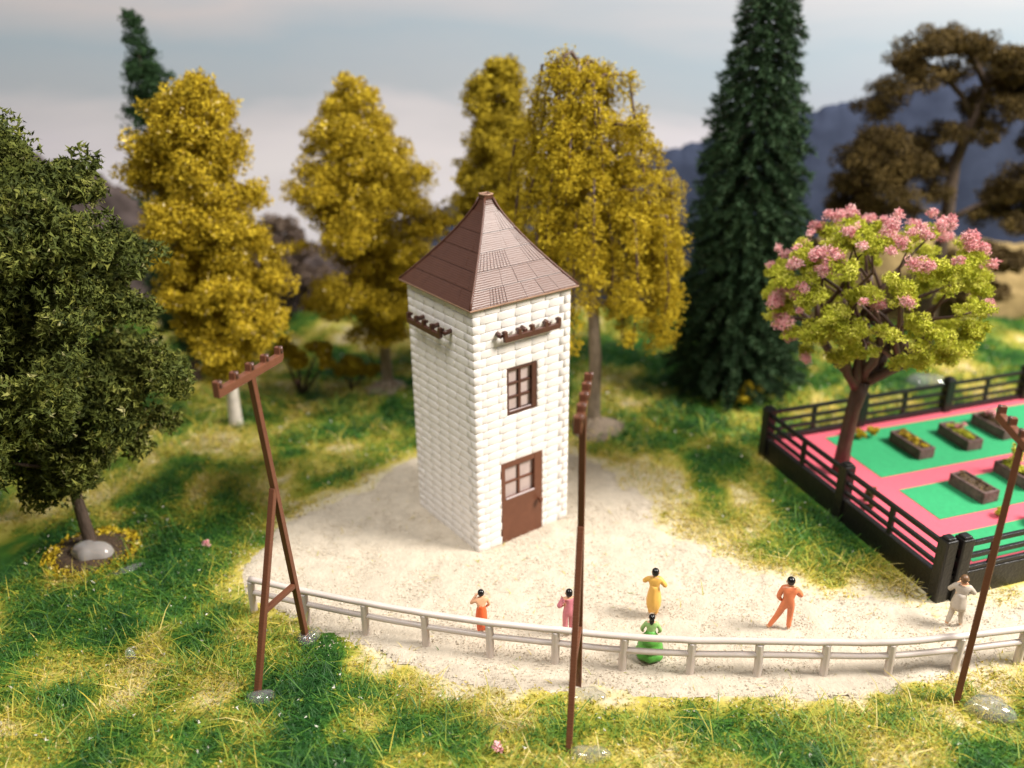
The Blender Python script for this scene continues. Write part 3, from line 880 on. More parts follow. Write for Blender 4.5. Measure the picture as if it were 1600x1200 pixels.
# ------------------------------------------------------------------ the tower
def build_tower():
    yaw = 0.6304
    t = empty('brick_tower', 'white brick tower with a pointed brown roof standing on the sandy yard', 'tower', (0.272, 1.746, 0), yaw)
    HW, Hh = 1.25, 5.57
    DEP = 0.13
    core = MB()
    core.box((0, 0, Hh / 2 - 0.05), (2 * (HW - DEP), 2 * (HW - DEP), Hh + 0.1))
    core.build('wall', M['mortar'], t)
    ROWS = 31
    h = Hh / ROWS
    cache = {}
    def brick_mesh(w):
        key = round(w, 3)
        if key in cache:
            return cache[key]
        g, c, p = 0.003, 0.020, 0.022
        x, z = w / 2 - g, h / 2 - g
        vs = [(-x, DEP, -z), (x, DEP, -z), (x, DEP, z), (-x, DEP, z),
              (-x, 0.012, -z), (x, 0.012, -z), (x, 0.012, z), (-x, 0.012, z),
              (-x + 0.014, 0.004, -z + c), (x - 0.014, 0.004, -z + c), (x - 0.014, 0.004, z - c), (-x + 0.014, 0.004, z - c),
              (0, -0.004, 0)]
        fs = [(0, 4, 5, 1)[::-1], (1, 5, 6, 2)[::-1], (2, 6, 7, 3)[::-1], (3, 7, 4, 0)[::-1],
              (4, 5, 9, 8), (5, 6, 10, 9), (6, 7, 11, 10), (7, 4, 8, 11),
              (8, 9, 12), (9, 10, 12), (10, 11, 12), (11, 8, 12)]
        me = bpy.data.meshes.new('brick')
        me.from_pydata(vs, [], fs)
        me.update()
        me.polygons.foreach_set("use_smooth", np.full(len(fs), True))
        me.materials.append(M['brick'])
        cache[key] = me
        return me
    openings = [(-0.43, 0.36, 17, 23), (-0.61, 0.50, 0, 11)]
    LONG, SHORT = 0.31, 0.19
    def q_at(side, r, end):
        # corner 0 joins walls 0 and 1 at the front; going round, the long arm alternates
        return LONG if (r + side) % 2 == 0 else SHORT
    def corner_mesh(a, b):
        key = ('corner', a, b)
        if key in cache:
            return cache[key]
        g, c = 0.003, 0.012
        vs, fs = [], []
        k = 0.03
        for z, i in ((-h / 2 + g, c), (-h / 2 + 0.020, 0.002), (h / 2 - 0.020, 0.002), (h / 2 - g, c)):
            vs += [(a - g, i, z), (k + i, i, z), (i, k + i, z), (i, b - g, z), (DEP, b - g, z), (DEP, DEP, z), (a - g, DEP, z)]
        n = 7
        for l in range(3):
            for j in range(n):
                fs.append((l * n + (j + 1) % n, l * n + j, l * n + n + j, l * n + n + (j + 1) % n))
        fs.append(tuple(3 * n + j for j in range(n))[::-1])
        fs.append(tuple(j for j in range(n)))
        me = bpy.data.meshes.new('brick')
        me.from_pydata(vs, [], fs)
        me.update()
        me.polygons.foreach_set("use_smooth", np.array([True] * (3 * n) + [False, False]))
        me.materials.append(M['brick'])
        cache[key] = me
        return me
    todo = []
    W0 = 0.40
    for side in range(4):         # 0: front wall with the door, 1: left wall, 2: back, 3: right
        for r in range(ROWS):
            # courses interlock at the corners: a corner brick, long on one wall and short on the next
            lo, hi = (-HW + q_at(side, r, 0), HW - q_at(side, r, 1))
            xs = [lo]
            nb = max(2, round((hi - lo) / W0))
            for k in range(1, nb):
                xs.append(lo + (hi - lo) * k / nb + random.uniform(-0.02, 0.02))
            xs.append(hi)
            for a, b in zip(xs, xs[1:]):
                segs = [(a, b)]
                if side == 0:
                    for o0, o1, r0, r1 in openings:
                        if r0 <= r < r1:
                            ns = []
                            for s0, s1 in segs:
                                if s1 <= o0 or s0 >= o1:
                                    ns.append((s0, s1))
                                else:
                                    if s0 < o0 - 0.03: ns.append((s0, o0))
                                    if s1 > o1 + 0.03: ns.append((o1, s1))
                            segs = ns
                for s0, s1 in segs:
                    todo.append((side, r, (s0 + s1) / 2, round(s1 - s0, 2)))
    def place(side, r, x):
        q = {0: 0, 1: -math.pi / 2, 2: math.pi, 3: math.pi / 2}[side]
        R = Matrix.Rotation(q, 4, 'Z')
        xx = x if side != 1 else -x
        off = Matrix.Translation((xx, -HW + random.uniform(-0.003, 0.003), (r + 0.5) * h))
        return R @ off @ Matrix.Rotation(random.uniform(-0.005, 0.005), 4, 'Z')
    corners = []
    vis = [b for b in todo if b[0] == 0] + sorted([b for b in todo if b[0] == 1], key=lambda b: -b[1])
    rest = [b for b in todo if b[0] > 1]
    for r_ in range(ROWS):
        for cn in range(4):
            # the arm along local +x belongs to wall cn, the other to the next wall
            a = LONG if (r_ + cn) % 2 == 0 else SHORT
            b = SHORT if a == LONG else LONG
            m = Matrix.Rotation({0: 0, 1: -math.pi / 2, 2: math.pi, 3: math.pi / 2}[cn], 4, 'Z') @ Matrix.Translation((-HW, -HW, (r_ + 0.5) * h))
            if cn == 0:
                o = bpy.data.objects.new('brick', corner_mesh(a, b))
                C.objects.link(o)
                o.parent = t
                o.matrix_local = m
            else:
                corners.append((corner_mesh(a, b), m))
    singles, joined = vis[:269], vis[269:] + rest
    for side, r, x, w in singles:
        o = bpy.data.objects.new('brick', brick_mesh(w))
        C.objects.link(o)
        o.parent = t
        o.matrix_local = place(side, r, x)
    V, F = [], []
    for me, m in [(brick_mesh(w), place(side, r, x)) for side, r, x, w in joined] + corners:
        n = len(V)
        V += [m @ v.co for v in me.vertices]
        F += [tuple(i + n for i in p.vertices) for p in me.polygons]
    me = bpy.data.meshes.new('bricks')
    me.from_pydata([tuple(v) for v in V], [], F)
    me.update()
    me.polygons.foreach_set("use_smooth", np.full(len(F), True))
    o = link('brickwork', me, M['brick'], t)
    o['kind'] = 'stuff'

    # plain band under the eaves
    MB().box((0, 0, Hh + 0.012), (2 * HW - 0.02, 2 * HW - 0.02, 0.05)).build('wall_plate', M['brick'], t)

    # window
    yf = -HW + 0.075
    wz0, wz1, wx0, wx1 = 17 * h, 23 * h, -0.43, 0.36
    fr = MB()
    fw = 0.07
    fr.box(((wx0 + wx1) / 2, yf - 0.00, wz0 + fw / 2 + 0.01), (wx1 - wx0 - 0.01, 0.11, fw))
    fr.box(((wx0 + wx1) / 2, yf, wz1 - fw / 2 - 0.01), (wx1 - wx0 - 0.01, 0.11, fw * 0.8))
    fr.box((wx0 + 0.035, yf, (wz0 + wz1) / 2), (0.05, 0.108, wz1 - wz0 - 0.03))
    fr.box((wx1 - 0.075, yf - 0.005, (wz0 + wz1) / 2), (0.13, 0.118, wz1 - wz0 - 0.03))
    win = fr.build('window', M['bracket'], t, bevel=0.012)
    mu = MB()
    cx0, cx1 = wx0 + 0.06, wx1 - 0.14
    xm = (cx0 + cx1) / 2
    mu.box((xm, yf + 0.012, (wz0 + wz1) / 2), (0.07, 0.075, wz1 - wz0 - 0.12))
    zz = [wz0 + 0.08 + (wz1 - wz0 - 0.15) * k / 3 for k in range(4)]
    for k in (1, 2):
        mu.box((xm, yf + 0.018, zz[k]), (cx1 - cx0, 0.072, 0.055))
    mu.build('glazing_bar', M['bracket'], win, bevel=0.012)
    for k in range(3):
        for s in (0, 1):
            a, b = (cx0, xm - 0.035) if s == 0 else (xm + 0.035, cx1)
            z0, z1 = zz[k] + 0.028, zz[k + 1] - 0.028
            MB().box(((a + b) / 2, yf + 0.035, (z0 + z1) / 2), (b - a + 0.02, 0.03, z1 - z0 + 0.02)).build('pane', M['pane'], win, bevel=0.012)
    MB().box(((cx0 + cx1) / 2, yf - 0.035, wz0 + fw + 0.02), (cx1 - cx0 - 0.02, 0.025, 0.018)).build('sill', M['silver'], win, bevel=0.006)

    # door
    dz1, dx0, dx1 = 11 * h, -0.61, 0.50
    d = MB()
    yd = -HW + 0.06
    pz0, pz1 = 1.08, 1.84
    px0, px1 = dx0 + 0.11, dx1 - 0.22
    d.box(((dx0 + dx1) / 2, yd, pz0 / 2 - 0.02), (dx1 - dx0 - 0.01, 0.11, pz0 + 0.04))
    d.box(((dx0 + px0) / 2, yd, (pz0 + dz1) / 2), (px0 - dx0 - 0.01, 0.11, dz1 - pz0 - 0.002))
    d.box(((px1 + dx1) / 2, yd, (pz0 + dz1) / 2), (dx1 - px1 - 0.01, 0.11, dz1 - pz0 - 0.002))
    d.box(((px0 + px1) / 2, yd + 0.002, (pz1 + dz1) / 2), (px1 - px0 + 0.01, 0.108, dz1 - pz1 - 0.004))
    door = d.build('door', M['door'], t, bevel=0.01)
    xm = (px0 + px1) / 2
    g = MB()
    g.box((xm, yd + 0.02, (pz0 + pz1) / 2), (0.06, 0.06, pz1 - pz0))
    g.box((xm, yd + 0.026, (pz0 + pz1) / 2 - 0.01), (px1 - px0, 0.055, 0.045))
    g.build('glazing_bar', M['door'], door, bevel=0.01)
    for s in (0, 1):
        for k in (0, 1):
            a, b = (px0, xm - 0.03) if s == 0 else (xm + 0.03, px1)
            z0, z1 = (pz0 + 0.0, (pz0 + pz1) / 2 - 0.03) if k == 0 else ((pz0 + pz1) / 2 + 0.015, pz1)
            MB().box(((a + b) / 2, yd + 0.045, (z0 + z1) / 2), (b - a + 0.01, 0.03, z1 - z0 + 0.01)).build('pane', M['pane'], door, bevel=0.012)
    MB().box((xm, yd - 0.05, pz0 + 0.005), (px1 - px0 - 0.01, 0.035, 0.04)).build('sill', M['silver'], door, bevel=0.01)
    k = MB()
    k.tube([(0.385, yd - 0.05, 0.80), (0.385, yd - 0.13, 0.80)], 0.028, 10)
    k.ball((0.385, yd - 0.15, 0.80), (0.055, 0.045, 0.085))
    k.build('door_handle', M['door'], door, smooth=True)

    # insulator rails on the two visible walls
    def rail(side, x0, x1, z0, standoff, fixings):
        q = 0 if side == 0 else -math.pi / 2
        R = Matrix.Rotation(q, 4, 'Z')
        mb = MB()
        L = x1 - x0
        poly = [(x0 + 0.02, 0), (x1 - 0.04, 0), (x1, 0.05)]
        n = 5
        tw = 0.085
        pitch = (L - tw) / (n - 1)
        for k in range(n - 1, -1, -1):
            a = x0 + k * pitch
            poly += [(a + tw, 0.115), (a + tw * 0.9, 0.235), (a + tw * 0.1, 0.235), (a, 0.115)] if k < n - 1 else [(x1, 0.225), (x1 - 0.015, 0.24), (a + 0.01, 0.24), (a, 0.115)]
        poly = [p for i, p in enumerate(poly)]
        mb.prism(poly[::-1], (1, 0, 0), (0, 0, 1), (0, -1, 0), (0, -HW - standoff, z0), 0.085)
        mb.v = [R @ Vector(p) for p in mb.v]
        b = mb.build('insulator_rail', M['bracket'], t, bevel=0.014)
        for x in fixings:
            pg = MB()
            pg.tube([(x, -HW + 0.02, z0 + 0.16), (x, -HW - standoff + 0.03, z0 + 0.13)], 0.05, 8)
            pg.v = [R @ Vector(p) for p in pg.v]
            pg.build('standoff', M['bracket'], b, smooth=True)
        for k in range(n):
            a = x0 + k * pitch + tw / 2
            pg = MB()
            pg.ball((a, -HW - standoff + 0.06, z0 + 0.18), (0.036, 0.05, 0.036), n=8, m=6)
            pg.v = [R @ Vector(p) for p in pg.v]
            pg.build('insulator', M['bracket'], b, smooth=True)
        return b
    rail(0, -0.62, 0.82, 4.80, 0.16, (-0.66, -0.05, 0.55))
    rail(1, -0.90, 0.42, 4.77, 0.20, (-0.60, 0.0, 0.47))

    # roof: concave pyramid with courses of tiles
    E, Z0, Z1 = 1.345, Hh + 0.03, 7.36
    def half(s):
        return E * (1 - s) ** 1.27 * 0.925 + (E * 0.075)
    def lvl(s):
        return Z0 + (Z1 - Z0) * s
    core = MB()
    N = 14
    vs, fs = [], []
    for i in range(N + 1):
        s = i / N
        a = half(s) - 0.012
        vs += [(-a, -a, lvl(s)), (a, -a, lvl(s)), (a, a, lvl(s)), (-a, a, lvl(s))]
    for i in range(N):
        for k in range(4):
            fs.append((i * 4 + k, i * 4 + (k + 1) % 4, i * 4 + 4 + (k + 1) % 4, i * 4 + 4 + k))
    vs += [(-E, -E, Z0 - 0.045), (E, -E, Z0 - 0.045), (E, E, Z0 - 0.045), (-E, E, Z0 - 0.045)]
    n = (N + 1) * 4
    for k in range(4):
        fs.append((n + k, n + (k + 1) % 4, (k + 1) % 4, k))
    fs.append((n + 3, n + 2, n + 1, n))
    fs.append(tuple(N * 4 + k for k in range(4)))
    core.add(vs, fs)
    roof = core.build('roof', M['roof'], t)
    MB().box((0, 0, Z0 - 0.02), (2 * E + 0.03, 2 * E + 0.03, 0.035)).build('eave_edge', M['roof_lip'], roof, bevel=0.01)
    courses = [0.0, 0.15, 0.31, 0.48, 0.66, 0.86]
    for side in range(4):
        q = {0: 0, 1: -math.pi / 2, 2: math.pi, 3: math.pi / 2}[side]
        R = Matrix.Rotation(q, 4, 'Z')
        for ci in range(len(courses) - 1):
            s0, s1 = courses[ci], courses[ci + 1]
            a0, a1 = half(s0), half(s1)
            nt = max(2, int(round(2 * a0 / 0.44)))
            cuts = [0] + sorted(max(0.04, min(0.96, (k + (0.5 if ci % 2 else 0.0) + random.uniform(-0.12, 0.12)) / nt)) for k in range(1, nt)) + [1]
            for c0, c1 in zip(cuts, cuts[1:]):
                thick = random.choice([0.008, 0.010, 0.014]) if side != 1 else random.choice([0.009, 0.010, 0.012])
                ribbed = side in (0, 2) and random.random() < 0.4
                strips = [(c0, c1, 0)]
                if ribbed:
                    m = 5
                    strips = [(c0 + (c1 - c0) * k / m, c0 + (c1 - c0) * (k + 0.92) / m, 0) for k in range(m)]
                mb = MB()
                for u0, u1, _ in strips:
                    e = 0.0018 if side != 1 else 0.0007
                    def pt(u, s, lift):
                        a = half(s)
                        x = -a + 2 * a * u
                        # slope normal in the (y, z) plane
                        ds = 0.01
                        dy = -(half(min(1, s + ds)) - half(max(0, s - ds)))
                        dz = lvl(s + ds) - lvl(s - ds)
                        nrm = Vector((0, -dz, dy)).normalized()
                        return Vector((x, -a, lvl(s))) + nrm * lift
                    g0, g1 = u0 + e, u1 - e
                    sa, sm, sb = s0 + 0.002, (s0 + s1) / 2, s1 - 0.002
                    lo = [pt(g0, sa, -0.02), pt(g1, sa, -0.02), pt(g1, sm, -0.02), pt(g0, sm, -0.02), pt(g1, sb, -0.02), pt(g0, sb, -0.02)]
                    hi = [pt(g0, sa, thick), pt(g1, sa, thick), pt(g1, sm, thick * 0.75), pt(g0, sm, thick * 0.75), pt(g1, sb, thick * 0.4), pt(g0, sb, thick * 0.4)]
                    vs = [R @ p for p in lo + hi]
                    mb.add(vs, [(6, 7, 8, 9), (9, 8, 10, 11), (0, 1, 7, 6), (1, 2, 8, 7), (2, 4, 10, 8), (3, 0, 6, 9), (5, 3, 9, 11), (4, 5, 11, 10)])
                mb.build('roof_tile', M['roof'], roof)
    for k in range(4):
        R = Matrix.Rotation(k * math.pi / 2, 4, 'Z')
        pts = [R @ Vector((-half(i / 12), -half(i / 12), lvl(i / 12) + 0.01)) for i in range(13)]
        MB().tube(pts, 0.028, 6).build('hip_ridge', M['roof'], roof, smooth=True)
    cap = MB()
    a = half(1.0)
    cap.box((0, 0, Z1 + 0.03), (2 * a + 0.015, 2 * a + 0.015, 0.09))
    fin = cap.build('roof_cap', M['roof'], roof, bevel=0.01)
    lip = MB()
    for k in range(4):
        R = Matrix.Rotation(k * math.pi / 2, 3, 'Z')
        lip.tube([R @ Vector((-a, -a, Z1 + 0.08)), R @ Vector((0, -a + random.uniform(-.01, .01), Z1 + 0.075)), R @ Vector((a, -a, Z1 + 0.082))], 0.018, 6)
    lip.build('cap_edge', M['roof_lip'], roof, smooth=True)
build_tower()

# ------------------------------------------------------------------ telegraph poles
def glue(label, loc, size, h, seed):
    r2 = random.Random(seed)
    ph = [r2.uniform(0, 6.28) for _ in range(3)]
    mb = MB()
    mb.lathe([(1, -0.06), (1.0, 0.02), (0.93, h * 0.45), (0.72, h * 0.8), (0.4, h * 0.97), (0.08, h)], 24, (0, 0, 0), lambda q, i: 1 + 0.16 * math.sin(2 * q + ph[0]) + 0.1 * math.sin(3 * q + ph[1]) + 0.05 * math.sin(5 * q + ph[2]))
    mb.v = [(p[0] * size[0] * 0.82, p[1] * size[1] * 0.82, p[2] * 0.85) for p in mb.v]
    o = mb.build('glue_blob', M['glue'], None, smooth=True)
    o.location = loc
    return tag(o, label, 'glue', 'clear glue blobs holding models to the ground')

def make_pole(label, foot, direction, tilt=(0, 0), arm_turn=0.0, arm_shift=0.0, height=1.0):
    ang = math.atan2(direction[1], direction[0])
    t = empty('telegraph_pole', label, 'telegraph pole', (foot[0], foot[1], 0), ang, 'brown telegraph poles')
    t.rotation_euler = (tilt[0], tilt[1], ang)
    H = 5.68 * height
    w = 0.104
    top = Vector((1.06, 0, H))
    MB().bar((1.62, 0, -0.1), top, w, w, (0, 1, 0)).build('post', M['pole'], t, bevel=0.012)
    k = 3.5 * height
    MB().bar((0.0, 0.004, -0.1), (1.245, 0.004, k), w * 0.985, w, (0, 1, 0)).build('brace_leg', M['pole'], t, bevel=0.012)
    MB().bar((0.52, -0.002, 1.46 * height), (1.44, 0.002, 1.36 * height), 0.095, 0.09, (0, 1, 0)).build('cross_brace', M['pole'], t, bevel=0.012)
    # crossarm with five insulator seats
    x0, x1 = -0.86, 0.86
    n, tw = 5, 0.115
    pitch = (x1 - x0 - tw) / (n - 1)
    poly = [(x0, 0.0), (x1 - 0.06, 0.0), (x1, 0.07)]
    for i in range(n - 1, -1, -1):
        a = x0 + i * pitch
        poly += [(a + tw, 0.14), (a + tw * 0.9, 0.26), (a + tw * 0.1, 0.26), (a, 0.14)] if i else [(a + tw, 0.14), (a + tw * 0.9, 0.26), (a, 0.26)]
    poly[3] = (x1, 0.14)
    mb = MB()
    mb.prism(poly[::-1], (1, 0, 0), (0, 0, 1), (0, -1, 0), (0, 0, -0.08), 0.115)
    arm = mb.build('crossarm', M['pole'], t, bevel=0.014)
    arm.location = top + Vector((arm_shift, 0, 0))
    arm.rotation_euler = (0, 0.03, arm_turn)
    for i in range(n):
        a = x0 + i * pitch + tw * 0.5
        s = MB()
        s.tube([(a, -0.045, 0.08), (a, -0.045, 0.19)], 0.038, 8)
        s.build('insulator', M['bracket'], arm, smooth=True)
    return t
make_pole('brown telegraph pole on the left, its A shaped legs spread wide in view', (-3.72, -4.26), (0.34, 0.94))
make_pole('brown telegraph pole seen edge on in front of the tower, near the pink figure', (1.60, -5.58), (0.17, 0.985))
make_pole('brown telegraph pole at the right edge, leaning in front of the black fence', (9.12, -3.21), (-0.545, -0.838), (0.0, 0.0), 0.48, 0.0, 0.845)
glue('clear glue lump at the near foot of the left telegraph pole', (-3.62, -4.32, 0.02), (0.28, 0.22), 0.2, 1)
glue('clear glue lump at the far foot of the left telegraph pole', (-3.14, -2.76, 0.02), (0.25, 0.2), 0.18, 2)
glue('flat clear glue puddle at the far foot of the middle pole, on the sand edge', (2.0, -4.25, 0.0), (0.34, 0.24), 0.09, 3)
glue('clear glue lump at the near foot of the middle pole, at the bottom edge', (1.92, -5.62, 0.02), (0.36, 0.24), 0.18, 4)
glue('wide clear glue lump right of the foot of the right pole', (8.72, -4.72, 0.02), (0.5, 0.32), 0.24, 5)
glue('small clear glue lump in the grass at the right edge, beyond the pole foot', (9.6, -4.75, 0.02), (0.3, 0.22), 0.16, 6)
glue('cloudy glue lump on the root disc of the oak tree', (-8.34, -0.08, 0.17), (0.50, 0.42), 0.30, 7).data.materials[0] = M['glue_milky']
glue('long shiny glue smear in the grass below the oak tree', (-7.55, -0.72, 0.03), (0.62, 0.2), 0.14, 8).rotation_euler = (0, 0, 0.75)
glue('pale glue lump in the grass behind the black garden fence', (13.5, 8.7, 0.05), (0.75, 0.5), 0.35, 9)
glue('tiny glue drop in the grass left of the left telegraph pole', (-6.3, -3.2, 0.1), (0.12, 0.1), 0.14, 10)

def root_disc():
    mb = MB()
    mb.lathe([(0.92, -0.05), (0.88, 0.10), (0.6, 0.18), (0.2, 0.22)], 22, (0, 0, 0), lambda q, i: 1 + 0.07 * math.sin(3 * q) + 0.06 * math.sin(5 * q + 2))
    o = mb.build('earth_disc', M['soil'], None, smooth=True)
    o.location = (-8.4, 0.05, 0.0)
    tag(o, 'brown earth disc with ochre fibres at the foot of the oak tree', 'earth')
    n = 900
    a = rng.uniform(0, 6.283, n)
    r = rng.uniform(0.5, 0.98, n)
    P = np.stack([np.cos(a) * r, np.sin(a) * r, np.full(n, 0.13)], 1)
    V, F = leaf_arrays(P, np.full(n, 0.075))
    link('fibres', np_mesh('fibres', V, F, np.repeat(rng.random(n), 4)), M['yellow'], o)
root_disc()

# ------------------------------------------------------------------ white fence
def build_white_fence():
    t = empty('rail_fence', 'off white two rail fence curving along the near edge of the sandy yard', 'fence', (0, 0, 0))
    pts = [(-4.39, -1.85), (-3.25, -2.25), (-2.06, -2.60), (-0.89, -2.93), (0.31, -3.24), (1.49, -3.44), (2.68, -3.62), (3.87, -3.75), (5.06, -3.81), (6.22, -3.84), (7.36, -3.84), (8.6, -3.72), (9.82, -3.54), (11.05, -3.3), (12.3, -3.0)]
    H = 0.74
    k = len(pts)
    for i, (x, y) in enumerate(pts):
        d = Vector(pts[min(i + 1, k - 1)]) - Vector(pts[max(i - 1, 0)])
        a = math.atan2(d.y, d.x)
        mb = MB()
        hh = H * random.uniform(0.98, 1.02)
        lean = random.uniform(-0.03, 0.03)
        mb.tube([(0, 0.0, -0.1), (lean * 0.3, 0.0, hh * 0.5), (lean, 0, hh - 0.04)], [0.075, 0.080, 0.078], 8)
        mb.box((lean, 0.0, hh - 0.08), (0.13, 0.10, 0.1))
        o = mb.build('post', M['fence'], t, bevel=0.015)
        o.location = (x, y, 0)
        o.rotation_euler = (0, 0, a)
    def spline(z):
        out = []
        for i in range(k - 1):
            p0, p1, p2, p3 = (Vector(pts[max(0, min(k - 1, j))]) for j in (i - 1, i, i + 1, i + 2))
            for s in range(6):
                u = s / 6
                p = 0.5 * ((2 * p1) + (p2 - p0) * u + (2 * p0 - 5 * p1 + 4 * p2 - p3) * u * u + (3 * p1 - p0 - 3 * p2 + p3) * u ** 3)
                out.append((p.x, p.y, z + 0.012 * math.sin(i * 1.7 + u * 3)))
        out.append((*pts[-1], z))
        return out
    for z, r in ((H, 0.064), (H * 0.60, 0.058)):
        mb = MB()
        mb.tube(spline(z), r, 10)
        mb.build('rail', M['fence'], t, smooth=True)
build_white_fence()

# ------------------------------------------------------------------ the little garden
GARDEN_Z = 0.44
GROT = math.atan2(GR.y, GR.x)
def gpt(al, ri, z=0.0):
    return GN + GD * al + GR * ri + Vector((0, 0, z))

def build_garden():
    t = empty('garden_terrace', 'raised black terrace with pink paths and green lawns inside the black fence', 'terrace', GN, GROT)
    # local x runs along the front, local y towards the back
    Z = GARDEN_Z
    MB().box((GWID / 2, GLEN / 2, (Z - 0.02) / 2 - 0.1), (GWID - 0.3, GLEN - 0.3, Z - 0.02 + 0.2)).build('base', M['black'], t)
    MB().box((GWID / 2, GLEN / 2, Z - 0.01), (GWID - 0.24, GLEN - 0.24, 0.02)).build('path_card', M['pink'], t)
    for r0, r1, a0, a1 in ((1.66, 8.3, 3.86, 6.05), (1.66, 8.3, 1.92, 3.24), (1.15, 8.3, 0.42, 1.36)):
        MB().box(((r0 + r1) / 2, (a0 + a1) / 2, Z + 0.004), (r1 - r0, a1 - a0, 0.02)).build('lawn_card', M['green'], t)

    def fence(label, n, along, side, sections, spacing_mid, name_len):
        f = empty('garden_fence', label, 'fence', GN, GROT, 'black fence panels round the little garden')
        def L(s, off, z):
            return {'left': (off, s, z), 'back': (s, GLEN - off, z), 'front': (s, off, z), 'right': (GWID - off, s, z)}[side]
        tot = name_len
        kerb = MB()
        a, b = L(0.17, 0.09, 0.2), L(tot - 0.17, 0.09, 0.2)
        kerb.bar(a, b, 0.14, 0.66 + 0.1)
        kerb.build('kerb', M['black'], f, bevel=0.02)
        for z, hh in ((1.24, 0.10), (0.98, 0.085), (0.74, 0.08)) if side != 'front' else ((1.22, 0.10), (0.93, 0.10), (0.64, 0.08)):
            MB().bar(L(0.1, 0.08, z), L(tot - 0.1, 0.08, z), 0.085, hh).build('rail', M['black'], f, bevel=0.014)
        for s in sections:
            mb = MB()
            c = L(s, 0.08, 0.63)
            mb.box(c, (0.27, 0.27, 1.56))
            mb.box((c[0], c[1], 1.43), (0.20, 0.20, 0.06))
            mb.build('post', M['black'], f, bevel=0.03)
        for s in spacing_mid:
            c = L(s, 0.08, 0.90)
            mb = MB()
            mb.box(c, (0.12, 0.078, 0.70) if side in ('back', 'front') else (0.078, 0.12, 0.70))
            mb.build('upright', M['black'], f, bevel=0.012)
    fence('left run of the black garden fence, facing the sandy yard', 2, None, 'left', (0.13, 3.22, 6.34), (1.66, 4.8), GLEN)
    fence('back run of the black garden fence, farthest from the viewer', 3, None, 'back', (2.95, 5.75, 8.45), (1.5, 4.35, 7.1), GWID)
    fence('near run of the black garden fence, behind the right telegraph pole', 3, None, 'front', (0.42, 3.6, 6.4, 8.4), (1.2, 2.15, 2.9, 4.4, 5.4), GWID)

    def planter(label, r, a, length, rz, moss, flowers, tall=0.0, fm='blossom', bits=420):
        p = gpt(a, r, GARDEN_Z + 0.014)
        o = empty('planter', label, 'planter', p, GROT + rz, 'stone trough planters on the garden lawns')
        mb = MB()
        Lh, wd, hh, th = length, 0.46, 0.30, 0.06
        mb.box((0, -Lh / 2 + th / 2, hh / 2), (wd, th, hh))
        mb.box((0, Lh / 2 - th / 2, hh / 2), (wd, th, hh))
        mb.box((-wd / 2 + th / 2, 0, hh / 2 - 0.005), (th, Lh - 2 * th, hh - 0.01))
        mb.box((wd / 2 - th / 2, 0, hh / 2 - 0.005), (th, Lh - 2 * th, hh - 0.01))
        mb.build('trough', M['trough'], o, bevel=0.02)
        MB().box((0, 0, 0.13), (wd - 2 * th, Lh - 2 * th, 0.24)).build('soil', M['soil'], o, bevel=0.03)
        cs = [(random.uniform(-.05, .05), (q - 3) / 7 * 0.8 * Lh, 0.26) for q in range(7)]
        rs = [random.uniform(.14, .18) for _ in cs]
        if tall:
            cs += [(0.05, 0.2, 0.40), (0.08, 0.15, 0.55), (0.02, 0.22, 0.72)]
            rs += [0.2 * tall, 0.2 * tall, 0.17 * tall]
        crown_mesh('plants', cs, rs, bits, 0.035, moss, o, 0.8, 5)
        if flowers:
            crown_mesh('flowers', [(x, y, 0.42) for x, y in flowers], [0.16] * len(flowers), 200 * len(flowers), 0.04, M[fm], o, 0.8, 4)
    planter('stone planter with sparse ochre moss at the left of the back lawn', 3.30, 4.82, 1.12, 0.0, M['yellow'], None)
    planter('stone planter with a yellow green plant and pale pink bloom, middle of the back lawn', 4.78, 4.80, 1.1, -0.04, M['blossom_leaf'], [(0.02, 0.05)], 0.0, 'blossom', 900)
    planter('stone planter with one bright pink flower, right on the back lawn', 6.06, 5.00, 1.1, 0.03, M['scrub'], [(0.0, 0.12), (0.05, 0.2)])
    planter('bare plum grey stone planter on the middle lawn, left of the pole', 3.18, 2.62, 1.02, 0.05, M['scrub'], None, 0.0, 'blossom', 160)
    planter('stone planter with a tall green plant on the middle lawn', 4.60, 2.75, 1.05, 0.0, M['blossom_leaf'], None, 1.0, 'blossom', 1400)
    planter('stone planter with ochre moss on the near lawn behind the right pole', 3.75, 0.95, 0.8, 0.9, M['yellow'], None)
    tf = empty('plant_tuft', 'loose yellow green plant tuft lying on the pink path by the middle lawn', 'plant', gpt(1.62, 2.95, GARDEN_Z), 0)
    crown_mesh('foliage', [(0, 0, .1), (.1, .05, .16)], [.13, .1], 400, 0.035, M['blossom_leaf'], tf)
    tf = empty('plant_tuft', 'loose ochre tuft behind the left planter on the back lawn', 'plant', gpt(5.75, 2.5, GARDEN_Z), 0)
    crown_mesh('foliage', [(0, 0, .15), (.3, .05, .2), (-.25, .1, .12)], [.18, .18, .14], 900, 0.04, M['willow'], tf)
    tf = empty('plant_tuft', 'dull ochre tuft on the pink path just inside the left garden fence', 'plant', gpt(3.05, 0.65, GARDEN_Z), 0)
    crown_mesh('foliage', [(0, 0, .1), (.15, .3, .12), (-.1, -.3, .1)], [.16, .18, .14], 700, 0.04, M['pine'], tf)
build_garden()

